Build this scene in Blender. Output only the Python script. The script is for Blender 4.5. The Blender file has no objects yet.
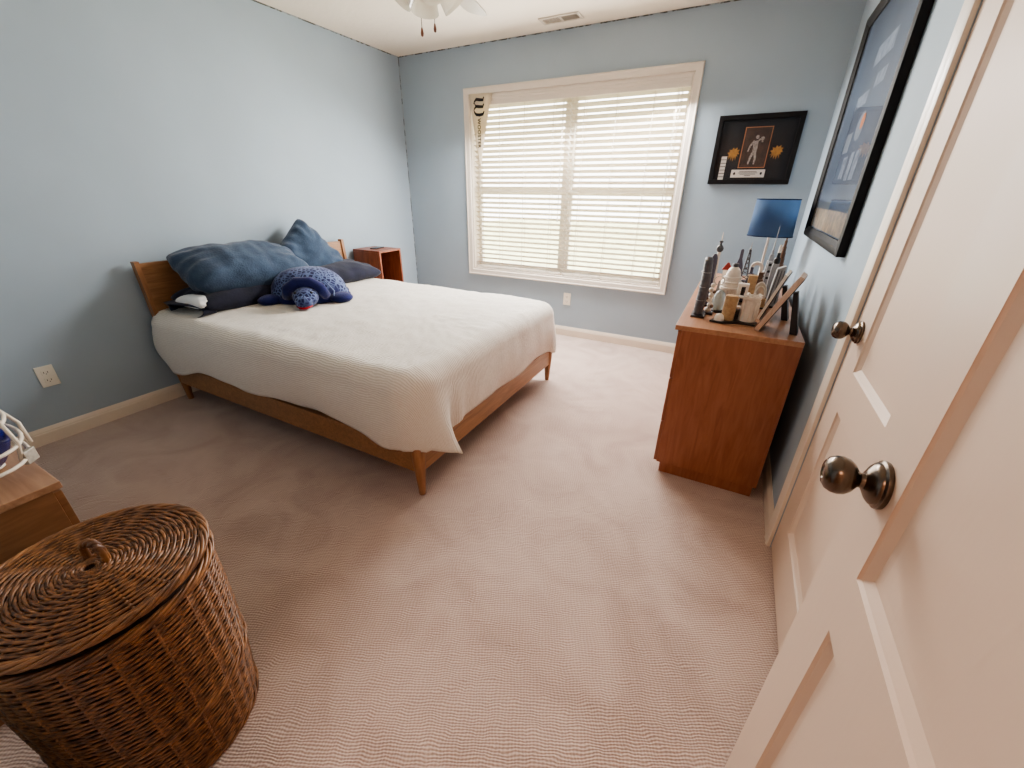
import bpy, bmesh, math, random
from mathutils import Vector, Matrix, noise
random.seed(7)
C = bpy.context.scene.collection
W, D, H, YF = 3.5633, 3.707, 2.44, -0.21
PI = math.pi

# ------------------------------------------------------------------ materials
def lin(c):
    return tuple(((v/255)/12.92 if v/255 <= .04045 else ((v/255+.055)/1.055)**2.4) for v in c)

def newmat(name):
    m = bpy.data.materials.new(name); m.use_nodes = True
    nt = m.node_tree
    return m, nt, nt.nodes['Principled BSDF'], nt.nodes['Material Output']

def mat(name, rgb, rough=.5, metal=0, var=0, vscale=8, bump=0, bscale=60, coat=0, spec=None, sheen=0, coords='Object', stretch=(1,1,1), rgb2=None, trans=0):
    """plain procedural surface: base colour with noise variation and an optional bump"""
    m, nt, b, out = newmat(name)
    N, L = nt.nodes, nt.links
    b.inputs['Roughness'].default_value = rough
    b.inputs['Metallic'].default_value = metal
    if coat: b.inputs['Coat Weight'].default_value = coat; b.inputs['Coat Roughness'].default_value = .25
    if spec is not None: b.inputs['Specular IOR Level'].default_value = spec
    if sheen: b.inputs['Sheen Weight'].default_value = sheen; b.inputs['Sheen Roughness'].default_value = .4
    if trans: b.inputs['Transmission Weight'].default_value = trans
    base = lin(rgb)
    b.inputs['Base Color'].default_value = (*base, 1)
    tc = N.new('ShaderNodeTexCoord'); mp = N.new('ShaderNodeMapping')
    mp.inputs['Scale'].default_value = stretch
    L.new(tc.outputs[coords], mp.inputs['Vector'])
    if var or rgb2:
        nz = N.new('ShaderNodeTexNoise'); nz.inputs['Scale'].default_value = vscale; nz.inputs['Detail'].default_value = 5
        L.new(mp.outputs['Vector'], nz.inputs['Vector'])
        cr = N.new('ShaderNodeValToRGB')
        lo = tuple(v*(1-var) for v in base) if rgb2 is None else lin(rgb2)
        hi = tuple(min(1, v*(1+var)) for v in base) if rgb2 is None else base
        cr.color_ramp.elements[0].position = .35; cr.color_ramp.elements[0].color = (*lo, 1)
        cr.color_ramp.elements[1].position = .65; cr.color_ramp.elements[1].color = (*hi, 1)
        L.new(nz.outputs['Fac'], cr.inputs['Fac']); L.new(cr.outputs['Color'], b.inputs['Base Color'])
    if bump:
        n2 = N.new('ShaderNodeTexNoise'); n2.inputs['Scale'].default_value = bscale; n2.inputs['Detail'].default_value = 4
        L.new(mp.outputs['Vector'], n2.inputs['Vector'])
        bp = N.new('ShaderNodeBump'); bp.inputs['Strength'].default_value = bump; bp.inputs['Distance'].default_value = .01
        L.new(n2.outputs['Fac'], bp.inputs['Height']); L.new(bp.outputs['Normal'], b.inputs['Normal'])
    return m

def wood(name, rgb, rgb2, stretch, rough=.4, scale=9, coat=.15):
    m, nt, b, out = newmat(name); N, L = nt.nodes, nt.links
    tc = N.new('ShaderNodeTexCoord'); mp = N.new('ShaderNodeMapping'); mp.inputs['Scale'].default_value = stretch
    L.new(tc.outputs['Object'], mp.inputs['Vector'])
    n1 = N.new('ShaderNodeTexNoise'); n1.inputs['Scale'].default_value = scale; n1.inputs['Detail'].default_value = 8; n1.inputs['Distortion'].default_value = 1.1
    L.new(mp.outputs['Vector'], n1.inputs['Vector'])
    cr = N.new('ShaderNodeValToRGB')
    cr.color_ramp.elements[0].position = .3; cr.color_ramp.elements[0].color = (*lin(rgb2), 1)
    cr.color_ramp.elements[1].position = .68; cr.color_ramp.elements[1].color = (*lin(rgb), 1)
    L.new(n1.outputs['Fac'], cr.inputs['Fac']); L.new(cr.outputs['Color'], b.inputs['Base Color'])
    b.inputs['Roughness'].default_value = rough
    b.inputs['Coat Weight'].default_value = coat; b.inputs['Coat Roughness'].default_value = .3
    bp = N.new('ShaderNodeBump'); bp.inputs['Strength'].default_value = .05; bp.inputs['Distance'].default_value = .004
    L.new(n1.outputs['Fac'], bp.inputs['Height']); L.new(bp.outputs['Normal'], b.inputs['Normal'])
    return m

def carpet_mat():
    m, nt, b, out = newmat('carpet_loop_pile'); N, L = nt.nodes, nt.links
    tc = N.new('ShaderNodeTexCoord')
    mp = N.new('ShaderNodeMapping'); mp.inputs['Rotation'].default_value = (0, 0, math.radians(-25))
    L.new(tc.outputs['Object'], mp.inputs['Vector'])
    nd = N.new('ShaderNodeTexNoise'); nd.inputs['Scale'].default_value = 14; nd.inputs['Detail'].default_value = 3
    L.new(mp.outputs['Vector'], nd.inputs['Vector'])
    ad = N.new('ShaderNodeMixRGB'); ad.blend_type = 'ADD'; ad.inputs['Fac'].default_value = .028
    L.new(mp.outputs['Vector'], ad.inputs['Color1']); L.new(nd.outputs['Color'], ad.inputs['Color2'])
    w1 = N.new('ShaderNodeTexWave'); w1.bands_direction = 'Y'; w1.inputs['Scale'].default_value = 44; w1.inputs['Distortion'].default_value = .6; w1.inputs['Detail'].default_value = 1
    L.new(ad.outputs['Color'], w1.inputs['Vector'])
    w2 = N.new('ShaderNodeTexWave'); w2.bands_direction = 'X'; w2.inputs['Scale'].default_value = 33; w2.inputs['Distortion'].default_value = 1.2; w2.inputs['Detail'].default_value = 1
    L.new(ad.outputs['Color'], w2.inputs['Vector'])
    mx = N.new('ShaderNodeMixRGB'); mx.inputs['Fac'].default_value = .25
    L.new(w1.outputs['Fac'], mx.inputs['Color1']); L.new(w2.outputs['Fac'], mx.inputs['Color2'])
    nf = N.new('ShaderNodeTexNoise'); nf.inputs['Scale'].default_value = 3.2; nf.inputs['Detail'].default_value = 7; nf.inputs['Distortion'].default_value = 1.4
    L.new(tc.outputs['Object'], nf.inputs['Vector'])
    mul = N.new('ShaderNodeMixRGB'); mul.blend_type = 'MIX'; mul.inputs['Fac'].default_value = .46
    L.new(mx.outputs['Color'], mul.inputs['Color1']); L.new(nf.outputs['Fac'], mul.inputs['Color2'])
    cr = N.new('ShaderNodeValToRGB')
    cr.color_ramp.elements[0].position = .2; cr.color_ramp.elements[0].color = (*lin((152, 131, 122)), 1)
    cr.color_ramp.elements[1].position = .75; cr.color_ramp.elements[1].color = (*lin((210, 191, 181)), 1)
    L.new(mul.outputs['Color'], cr.inputs['Fac']); L.new(cr.outputs['Color'], b.inputs['Base Color'])
    b.inputs['Roughness'].default_value = .95; b.inputs['Specular IOR Level'].default_value = .1
    bp = N.new('ShaderNodeBump'); bp.inputs['Strength'].default_value = .42; bp.inputs['Distance'].default_value = .006
    L.new(mul.outputs['Color'], bp.inputs['Height']); L.new(bp.outputs['Normal'], b.inputs['Normal'])
    return m

def quilt_mat():
    m, nt, b, out = newmat('ribbed_cotton'); N, L = nt.nodes, nt.links
    tc = N.new('ShaderNodeTexCoord')
    nd = N.new('ShaderNodeTexNoise'); nd.inputs['Scale'].default_value = 13; nd.inputs['Detail'].default_value = 2
    L.new(tc.outputs['UV'], nd.inputs['Vector'])
    ad = N.new('ShaderNodeMixRGB'); ad.blend_type = 'ADD'; ad.inputs['Fac'].default_value = .022
    L.new(tc.outputs['UV'], ad.inputs['Color1']); L.new(nd.outputs['Color'], ad.inputs['Color2'])
    w = N.new('ShaderNodeTexWave'); w.bands_direction = 'Y'; w.inputs['Scale'].default_value = 30; w.inputs['Distortion'].default_value = 1.6
    L.new(ad.outputs['Color'], w.inputs['Vector'])
    n2 = N.new('ShaderNodeTexNoise'); n2.inputs['Scale'].default_value = 55; n2.inputs['Detail'].default_value = 4
    L.new(tc.outputs['UV'], n2.inputs['Vector'])
    mx = N.new('ShaderNodeMixRGB'); mx.inputs['Fac'].default_value = .55
    L.new(w.outputs['Fac'], mx.inputs['Color1']); L.new(n2.outputs['Fac'], mx.inputs['Color2'])
    bp = N.new('ShaderNodeBump'); bp.inputs['Strength'].default_value = .42; bp.inputs['Distance'].default_value = .007
    L.new(mx.outputs['Color'], bp.inputs['Height']); L.new(bp.outputs['Normal'], b.inputs['Normal'])
    cr = N.new('ShaderNodeValToRGB')
    cr.color_ramp.elements[0].position = .1; cr.color_ramp.elements[0].color = (*lin((208, 200, 190)), 1)
    cr.color_ramp.elements[1].position = .7; cr.color_ramp.elements[1].color = (*lin((226, 220, 211)), 1)
    L.new(mx.outputs['Color'], cr.inputs['Fac']); L.new(cr.outputs['Color'], b.inputs['Base Color'])
    b.inputs['Roughness'].default_value = .9; b.inputs['Sheen Weight'].default_value = .15
    return m

def slat_mat():
    m, nt, b, out = newmat('blind_white_slat'); N, L = nt.nodes, nt.links
    b.inputs['Base Color'].default_value = (*lin((212, 202, 186)), 1); b.inputs['Roughness'].default_value = .5
    t = N.new('ShaderNodeBsdfTranslucent'); t.inputs['Color'].default_value = (*lin((240, 228, 200)), 1)
    mx = N.new('ShaderNodeMixShader'); mx.inputs['Fac'].default_value = .07
    L.new(b.outputs['BSDF'], mx.inputs[1]); L.new(t.outputs['BSDF'], mx.inputs[2]); L.new(mx.outputs['Shader'], out.inputs['Surface'])
    return m

def pane_mat(name='window_glass', tint=(1, 1, 1), refl=1.0):
    m, nt, b, out = newmat(name); N, L = nt.nodes, nt.links
    t = N.new('ShaderNodeBsdfTransparent'); t.inputs['Color'].default_value = (*tint, 1)
    g = N.new('ShaderNodeBsdfGlossy'); g.inputs['Roughness'].default_value = .02
    fr = N.new('ShaderNodeFresnel'); fr.inputs['IOR'].default_value = 1.45
    mul = N.new('ShaderNodeMath'); mul.operation = 'MULTIPLY'; mul.inputs[1].default_value = refl
    L.new(fr.outputs['Fac'], mul.inputs[0])
    mx = N.new('ShaderNodeMixShader'); L.new(mul.outputs['Value'], mx.inputs['Fac'])
    L.new(t.outputs['BSDF'], mx.inputs[1]); L.new(g.outputs['BSDF'], mx.inputs[2]); L.new(mx.outputs['Shader'], out.inputs['Surface'])
    return m

def frosted_mat():
    m, nt, b, out = newmat('frosted_shade_glass'); N, L = nt.nodes, nt.links
    b.inputs['Base Color'].default_value = (*lin((225, 220, 208)), 1); b.inputs['Roughness'].default_value = .15
    t = N.new('ShaderNodeBsdfTranslucent'); t.inputs['Color'].default_value = (*lin((235, 230, 220)), 1)
    tr = N.new('ShaderNodeBsdfTransparent')
    m1 = N.new('ShaderNodeMixShader'); m1.inputs['Fac'].default_value = .4
    m2 = N.new('ShaderNodeMixShader'); m2.inputs['Fac'].default_value = .25
    L.new(b.outputs['BSDF'], m1.inputs[1]); L.new(t.outputs['BSDF'], m1.inputs[2])
    L.new(m1.outputs['Shader'], m2.inputs[1]); L.new(tr.outputs['BSDF'], m2.inputs[2]); L.new(m2.outputs['Shader'], out.inputs['Surface'])
    return m

def lampshade_mat():
    m, nt, b, out = newmat('blue_lampshade_fabric'); N, L = nt.nodes, nt.links
    b.inputs['Base Color'].default_value = (*lin((100, 124, 156)), 1); b.inputs['Roughness'].default_value = .8
    t = N.new('ShaderNodeBsdfTranslucent'); t.inputs['Color'].default_value = (*lin((150, 178, 208)), 1)
    mx = N.new('ShaderNodeMixShader'); mx.inputs['Fac'].default_value = .6
    L.new(b.outputs['BSDF'], mx.inputs[1]); L.new(t.outputs['BSDF'], mx.inputs[2]); L.new(mx.outputs['Shader'], out.inputs['Surface'])
    return m

def plush_mat():
    m, nt, b, out = newmat('plush_scale_print'); N, L = nt.nodes, nt.links
    tc = N.new('ShaderNodeTexCoord')
    v = N.new('ShaderNodeTexVoronoi'); v.feature = 'DISTANCE_TO_EDGE'; v.inputs['Scale'].default_value = 42
    L.new(tc.outputs['Object'], v.inputs['Vector'])
    nz = N.new('ShaderNodeTexNoise'); nz.inputs['Scale'].default_value = 9
    L.new(tc.outputs['Object'], nz.inputs['Vector'])
    cr = N.new('ShaderNodeValToRGB')
    cr.color_ramp.elements[0].position = .06; cr.color_ramp.elements[0].color = (*lin((98, 114, 156)), 1)
    cr.color_ramp.elements[1].position = .2; cr.color_ramp.elements[1].color = (*lin((18, 26, 74)), 1)
    L.new(v.outputs['Distance'], cr.inputs['Fac'])
    mx = N.new('ShaderNodeMixRGB'); mx.inputs['Color2'].default_value = (*lin((22, 30, 84)), 1)
    c2 = N.new('ShaderNodeValToRGB'); c2.color_ramp.elements[0].position = .48; c2.color_ramp.elements[1].position = .68
    L.new(nz.outputs['Fac'], c2.inputs['Fac']); L.new(c2.outputs['Color'], mx.inputs['Fac']); L.new(cr.outputs['Color'], mx.inputs['Color1'])
    L.new(mx.outputs['Color'], b.inputs['Base Color']); b.inputs['Roughness'].default_value = .9; b.inputs['Sheen Weight'].default_value = .15
    return m

def door_mat(name, stain=None):
    m, nt, b, out = newmat(name); N, L = nt.nodes, nt.links
    tc = N.new('ShaderNodeTexCoord')
    base = lin((216, 193, 174))
    b.inputs['Roughness'].default_value = .5; b.inputs['Coat Weight'].default_value = .06; b.inputs['Coat Roughness'].default_value = .2
    n2 = N.new('ShaderNodeTexNoise'); n2.inputs['Scale'].default_value = 70
    mp = N.new('ShaderNodeMapping'); mp.inputs['Scale'].default_value = (1, 1, .12)
    L.new(tc.outputs['Object'], mp.inputs['Vector']); L.new(mp.outputs['Vector'], n2.inputs['Vector'])
    bp = N.new('ShaderNodeBump'); bp.inputs['Strength'].default_value = .05; bp.inputs['Distance'].default_value = .004
    L.new(n2.outputs['Fac'], bp.inputs['Height']); L.new(bp.outputs['Normal'], b.inputs['Normal'])
    b.inputs['Base Color'].default_value = (*base, 1)
    if stain:                                   # a faint tacky smear left on the paint
        nz = N.new('ShaderNodeTexNoise'); nz.inputs['Scale'].default_value = 45; nz.inputs['Detail'].default_value = 3
        L.new(tc.outputs['Object'], nz.inputs['Vector'])
        sb = N.new('ShaderNodeVectorMath'); sb.operation = 'SUBTRACT'; sb.inputs[1].default_value = stain
        L.new(tc.outputs['Object'], sb.inputs[0])
        sc = N.new('ShaderNodeVectorMath'); sc.operation = 'MULTIPLY'; sc.inputs[1].default_value = (0, 24, 11)
        L.new(sb.outputs['Vector'], sc.inputs[0])
        ln = N.new('ShaderNodeVectorMath'); ln.operation = 'LENGTH'; L.new(sc.outputs['Vector'], ln.inputs[0])
        sm = N.new('ShaderNodeMath'); sm.operation = 'SUBTRACT'; sm.inputs[0].default_value = 1.25
        L.new(ln.outputs['Value'], sm.inputs[1])
        mu = N.new('ShaderNodeMath'); mu.operation = 'MULTIPLY'; L.new(sm.outputs['Value'], mu.inputs[0]); L.new(nz.outputs['Fac'], mu.inputs[1])
        cr = N.new('ShaderNodeValToRGB')
        cr.color_ramp.elements[0].position = .22; cr.color_ramp.elements[0].color = (*base, 1)
        cr.color_ramp.elements[1].position = .34; cr.color_ramp.elements[1].color = (*lin((190, 160, 134)), 1)
        L.new(mu.outputs['Value'], cr.inputs['Fac']); L.new(cr.outputs['Color'], b.inputs['Base Color'])
    return m

M = {}
M['wall'] = mat('wall_blue_grey_paint', (163, 178, 190), .75, var=.03, vscale=2, bump=.04, bscale=180)
M['ceiling'] = mat('ceiling_texture', (238, 228, 212), .9, var=.02, vscale=3, bump=.35, bscale=26)
M['carpet'] = carpet_mat()
M['trim'] = mat('trim_paint', (226, 214, 198), .4, var=.015, vscale=4, coat=.15)
M['casing'] = mat('window_trim_paint', (222, 212, 200), .45, var=.015, vscale=4)
M['door'] = door_mat('door_white_paint')
M['door_far'] = door_mat('door_white_paint_smeared', (3.56, 1.215, 1.035))
M['pewter'] = mat('dark_pewter_metal', (112, 100, 90), .24, 1, var=.12, vscale=30)
M['oak'] = wood('honey_oak', (168, 124, 86), (136, 97, 64), (6, .5, 6), .42)
M['oak_leg'] = wood('honey_oak_upright', (164, 118, 80), (134, 92, 60), (6, 6, .5), .42)
M['cherry'] = wood('red_brown_veneer', (158, 100, 72), (138, 82, 58), (5, 5, .6), .45)
M['cherry_top'] = wood('red_brown_veneer_top', (178, 130, 100), (158, 112, 82), (5, .5, 5), .35)
M['walnut'] = wood('reddish_walnut', (146, 84, 56), (112, 58, 38), (5, 5, .7), .45)
M['chest_side'] = wood('tan_wood_side', (154, 112, 78), (130, 92, 62), (5, .6, 5), .5)
M['chest_top'] = wood('tan_wood_top', (184, 146, 116), (160, 122, 94), (.5, 5, 5), .4)
M['quilt'] = quilt_mat()
M['mattress'] = mat('mattress_ticking', (215, 210, 200), .9, var=.03)
M['blue_pillow'] = mat('slate_blue_linen', (64, 82, 104), .92, rgb2=(48, 64, 86), vscale=14, bump=.35, bscale=110, sheen=.25)
M['navy'] = mat('navy_cotton', (30, 33, 54), .9, rgb2=(21, 23, 40), vscale=10, bump=.2, bscale=90, sheen=.15)
M['white_cloth'] = mat('white_pillow_cloth', (225, 225, 225), .9, var=.03)
M['plush'] = plush_mat()
M['plush_plain'] = mat('navy_plush', (20, 28, 86), .95, var=.15, vscale=20, bump=.3, bscale=150, sheen=.2)
M['plush_line'] = mat('pale_blue_piping', (120, 136, 178), .9, var=.1)
M['red'] = mat('red_felt', (150, 30, 40), .9, var=.1)
M['slat'] = slat_mat()
M['blind'] = mat('blind_white_plastic', (226, 218, 206), .45, var=.01)
M['cord'] = mat('blind_cord', (214, 206, 190), .8, var=.05)
M['vinyl'] = mat('window_vinyl', (235, 232, 225), .4, var=.01)
M['glass'] = pane_mat()
M['picglass'] = pane_mat('picture_glass', (.95, .97, 1), .38)
M['felt'], _nt, _b, _o = newmat('cream_felt')
_b.inputs['Base Color'].default_value = (*lin((233, 224, 206)), 1); _b.inputs['Roughness'].default_value = .95
_t = _nt.nodes.new('ShaderNodeBsdfTranslucent'); _t.inputs['Color'].default_value = (*lin((240, 226, 196)), 1)
_m = _nt.nodes.new('ShaderNodeMixShader'); _m.inputs['Fac'].default_value = .35
_nt.links.new(_b.outputs['BSDF'], _m.inputs[1]); _nt.links.new(_t.outputs['BSDF'], _m.inputs[2]); _nt.links.new(_m.outputs['Shader'], _o.inputs['Surface'])
M['black_ink'] = mat('black_print', (30, 28, 30), .8, var=.05)
M['wicker'] = mat('brown_wicker', (150, 102, 62), .45, rgb2=(82, 52, 32), vscale=70, coat=.2, stretch=(1, 1, 3))
M['wicker_rim'] = mat('brown_wicker_rim', (158, 110, 68), .45, rgb2=(98, 64, 40), vscale=22, coat=.2)
M['wicker_dark'] = mat('wicker_gaps', (50, 28, 14), .85, var=.1)
M['plate'] = mat('outlet_plastic', (232, 226, 212), .4, var=.01)
M['dark'] = mat('dark_slot', (40, 34, 30), .7, var=.05)
M['vent'] = mat('vent_enamel', (205, 195, 180), .5, var=.02)
M['fan_white'] = mat('fan_white_enamel', (226, 218, 204), .4, var=.02)
M['fan_blade'] = mat('fan_blade_white', (196, 188, 174), .45, var=.03)
M['frosted'] = frosted_mat()
M['chain'] = mat('chain_metal', (96, 84, 70), .4, 1, var=.05)
M['fob'] = wood('fob_wood', (140, 84, 50), (110, 60, 36), (4, 4, 1))
M['shade'] = lampshade_mat()
M['shade_edge'] = mat('navy_shade_trim', (24, 40, 78), .8, var=.05)
M['blackwood'] = mat('black_frame_lacquer', (24, 22, 23), .6, var=.1, spec=.25)
M['mat_black'] = mat('black_mat_board', (32, 30, 32), .8, var=.05)
M['gold'] = mat('gold_foil', (168, 120, 62), .55, .2, var=.15, vscale=60)
M['copper'] = mat('copper_edge', (176, 122, 88), .4, .4, var=.1)
M['photo_brown'] = mat('sepia_photo', (78, 56, 46), .5, rgb2=(52, 38, 32), vscale=30)
M['photo_figure'] = mat('photo_pale_figure', (178, 166, 156), .6, rgb2=(120, 106, 96), vscale=120)
M['plaque'] = mat('plaque_silver', (220, 208, 196), .4, .1, var=.03)
M['print_blue'] = mat('navy_print', (58, 74, 98), .6, rgb2=(40, 52, 74), vscale=3)
M['print_white'] = mat('pale_print', (136, 146, 162), .6, rgb2=(88, 100, 120), vscale=30)
M['print_grey'] = mat('grey_print', (120, 128, 140), .6, var=.1)
M['print_orange'] = mat('orange_print', (222, 128, 66), .6, var=.1)
M['band_tan'] = mat('tan_band', (168, 142, 104), .6, rgb2=(120, 98, 72), vscale=25)
M['mw'] = mat('model_white', (226, 216, 204), .4, var=.03, vscale=40)
M['mt'] = mat('model_tan', (186, 156, 118), .45, rgb2=(164, 132, 96), vscale=60)
M['mg'] = mat('model_dark_grey', (84, 82, 86), .4, var=.08, vscale=50)
M['ml'] = mat('model_light_grey', (160, 160, 162), .4, var=.06, vscale=50)
M['mk'] = mat('model_black', (36, 34, 36), .4, var=.08)
M['mp'] = mat('model_slate_purple', (92, 88, 104), .45, var=.08)
M['mb'] = mat('model_brown', (104, 76, 58), .5, var=.12, vscale=50)
M['mr'] = mat('model_red', (150, 44, 38), .45, var=.08)
M['mc'] = mat('model_clear_plastic', (206, 214, 214), .08, var=.02, trans=.6)
M['frame_wood'] = wood('pale_frame_wood', (206, 178, 158), (182, 152, 132), (6, 6, .6))
M['helmet'] = mat('royal_blue_shell', (18, 34, 112), .18, var=.06, coat=.6)
M['guard'] = mat('white_coated_wire', (226, 216, 200), .4, var=.03)
M['clear'] = mat('clear_clip', (170, 165, 155), .3, var=.15, vscale=90)
M['grass'] = mat('lawn', (214, 216, 176), .95, var=.2, vscale=3)
M['hall'] = mat('hall_wall_paint', (226, 206, 186), .8, var=.02)
M['coaster'] = mat('dark_phone_glass', (60, 52, 50), .25, var=.05)

# ------------------------------------------------------------------ mesh helpers
class MB:
    def __init__(s): s.bm = bmesh.new(); s.uv = None
    def v(s, p): return s.bm.verts.new(p)
    def face(s, vs):
        try: return s.bm.faces.new(vs)
        except ValueError: return None
    def poly(s, pts): return s.face([s.v(p) for p in pts])
    def box(s, c, d, rot=None, bevel=0):
        x, y, z = d[0]/2, d[1]/2, d[2]/2
        co = [(-x,-y,-z),(x,-y,-z),(x,y,-z),(-x,y,-z),(-x,-y,z),(x,-y,z),(x,y,z),(-x,y,z)]
        R = rot if rot is not None else Matrix.Identity(3)
        vs = [s.v(Vector(c)+R@Vector(p)) for p in co]
        fs = [s.face([vs[i] for i in f]) for f in ((0,3,2,1),(4,5,6,7),(0,1,5,4),(1,2,6,5),(2,3,7,6),(3,0,4,7))]
        if bevel:
            ed = list({e for f in fs for e in f.edges})
            bmesh.ops.bevel(s.bm, geom=ed, offset=bevel, segments=2, affect='EDGES', profile=.6)
        return s
    def bb(s, a, b, bevel=0):
        return s.box([(a[i]+b[i])/2 for i in range(3)], [abs(b[i]-a[i]) for i in range(3)], None, bevel)
    def rings(s, rings, closed=True, cap=True):
        prev = None; first = None
        for r in rings:
            vs = [s.v(p) for p in r]
            if prev:
                n = len(vs)
                for i in range(n if closed else n-1):
                    s.face([prev[i], prev[(i+1) % n], vs[(i+1) % n], vs[i]])
            else: first = vs
            prev = vs
        if cap and closed:
            s.face(list(reversed(first))); s.face(prev)
        return s
    def lathe(s, prof, c=(0,0,0), n=24, cap=True, axis='Z', sx=1, sy=1):
        R = []
        for r, h in prof:
            ring = []
            for i in range(n):
                a = 2*PI*i/n; x, y = r*math.cos(a)*sx, r*math.sin(a)*sy
                p = {'Z': (x, y, h), 'X': (h, x, y), 'Y': (y, h, x)}[axis]
                ring.append((c[0]+p[0], c[1]+p[1], c[2]+p[2]))
            R.append(ring)
        return s.rings(R, True, cap)
    def tube(s, pts, r, n=8, closed=False, cap=True):
        pts = [Vector(p) for p in pts]; m = len(pts); R = []
        up = Vector((0, 0, 1)); last = None
        for i, p in enumerate(pts):
            if closed: t = (pts[(i+1) % m]-pts[i-1])
            else: t = pts[min(i+1, m-1)]-pts[max(i-1, 0)]
            t.normalize()
            if last is None:
                a = up if abs(t.z) < .9 else Vector((1, 0, 0))
                nrm = (a - t*a.dot(t)).normalized()
            else:
                nrm = last - t*last.dot(t)
                nrm = nrm.normalized() if nrm.length > 1e-6 else Vector((1, 0, 0))
            last = nrm; bn = t.cross(nrm)
            rr = r[i] if isinstance(r, (list, tuple)) else r
            R.append([p+(nrm*math.cos(2*PI*k/n)+bn*math.sin(2*PI*k/n))*rr for k in range(n)])
        if closed:
            R.append(R[0])
            s.rings(R, True, False); bmesh.ops.remove_doubles(s.bm, verts=s.bm.verts[:], dist=1e-6)
            return s
        return s.rings(R, True, cap)
    def ball(s, c, r, n=16, m=10, rot=None):
        r = (r, r, r) if not isinstance(r, (list, tuple)) else r
        R = rot if rot is not None else Matrix.Identity(3)
        rg = []
        for j in range(m+1):
            a = -PI/2+PI*j/m; q = max(math.cos(a), .02)
            rg.append([Vector(c)+R@Vector((r[0]*q*math.cos(2*PI*i/n), r[1]*q*math.sin(2*PI*i/n), r[2]*math.sin(a))) for i in range(n)])
        return s.rings(rg)
    def prism(s, pts, fn, h0, h1):
        """polygon pts (a,b) pushed between heights h0 and h1; fn(a,b,h) -> xyz"""
        return s.rings([[fn(a, b, h0) for a, b in pts], [fn(a, b, h1) for a, b in pts]])
    def ribbon(s, pts, wid, fn):
        """flat stroke of a given width along 2D points"""
        n = len(pts); L, Rr = [], []
        for i, (a, b) in enumerate(pts):
            p0 = pts[max(i-1, 0)]; p1 = pts[min(i+1, n-1)]
            dx, dy = p1[0]-p0[0], p1[1]-p0[1]; q = math.hypot(dx, dy) or 1
            w = (wid[i] if isinstance(wid, (list, tuple)) else wid)/2
            L.append(s.v(fn(a-dy/q*w, b+dx/q*w))); Rr.append(s.v(fn(a+dy/q*w, b-dx/q*w)))
        for i in range(n-1): s.face([L[i], L[i+1], Rr[i+1], Rr[i]])
        return s
    def build(s, name, m, parent=None, smooth=False, angle=None, uv=None):
        bmesh.ops.recalc_face_normals(s.bm, faces=s.bm.faces[:])
        me = bpy.data.meshes.new(name); s.bm.to_mesh(me); s.bm.free()
        if smooth:
            for p in me.polygons: p.use_smooth = True
            if angle: me.set_sharp_from_angle(angle=math.radians(angle))
        me.materials.append(m)
        o = bpy.data.objects.new(name, me); C.objects.link(o)
        if parent: o.parent = parent
        return o

def empty(name, loc=(0, 0, 0)):
    o = bpy.data.objects.new(name, None); C.objects.link(o); o.location = loc; o.empty_display_size = .05
    return o
def tag(o, label, cat, group=None):
    o['label'] = label; o['category'] = cat
    if group: o['group'] = group
    return o
def local(o):
    """meshes below were modelled in world space: keep them in place under a moved Empty"""
    for c in o.children:
        if c.type == 'MESH' and not c.get('loc_ok'):
            c.data.transform(Matrix.Translation(-o.location)); c['loc_ok'] = 1
            for g in c.children:
                g.data.transform(Matrix.Translation(-o.location)); g['loc_ok'] = 1
    for c in list(o.children):
        for x in [c]+list(c.children):
            if 'loc_ok' in x: del x['loc_ok']
def st(o): o['kind'] = 'structure'; return o

# ------------------------------------------------------------------ the room
T = .12
st(MB().bb((-.2, YF-1.6, -.1), (W+.2, D+.16, 0)).build('floor', M['carpet']))
st(MB().bb((-.2, YF-1.6, H), (W+.2, D+.16, H+.1)).build('ceiling', M['ceiling']))
st(MB().bb((-T, YF-T, 0), (0, D+.16, H)).build('wall_left', M['wall']))
# back wall around the window opening
wx0, wx1, wz0, wz1 = .783, 2.6785, .566, 2.0775
b = MB()
b.bb((0, D, 0), (wx0, D+.16, H)); b.bb((wx1, D, 0), (W, D+.16, H))
b.bb((wx0, D, 0), (wx1, D+.16, wz0)); b.bb((wx0, D, wz1), (wx1, D+.16, H))
st(b.build('wall_back', M['wall']))
# right wall around the closed door
fy0, fy1, fh = .755, 1.567, 2.035
b = MB()
b.bb((W, YF-T, 0), (W+T, fy0, H)); b.bb((W, fy1, 0), (W+T, D+.16, H)); b.bb((W, fy0, fh), (W+T, fy1, H))
st(b.build('wall_right', M['wall']))
# front wall around the open doorway behind the camera
hx0, hx1 = 2.60, 3.455
b = MB()
b.bb((0, YF-T, 0), (hx0, YF, H)); b.bb((hx1, YF-T, 0), (W, YF, H)); b.bb((hx0, YF-T, fh), (hx1, YF, H))
st(b.build('wall_front', M['wall']))
b = MB()
b.bb((hx0-1.0, YF-1.6, 0), (W+.2, YF-1.5, H)); b.bb((hx0-1.1, YF-1.6, 0), (hx0-1.0, YF-T, H)); b.bb((W+.1, YF-1.6, 0), (W+.2, YF-T, H))
st(b.build('wall_hallway', M['hall']))
b = MB()
for x in (hx0-.03, hx1-.0): b.bb((x-.03, YF, 0), (x+.03, YF+.016, fh+.03), .004)
b.bb((hx0-.06, YF, fh), (hx1+.03, YF+.016, fh+.06), .004)
st(b.build('trim_1', M['trim']))

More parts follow.
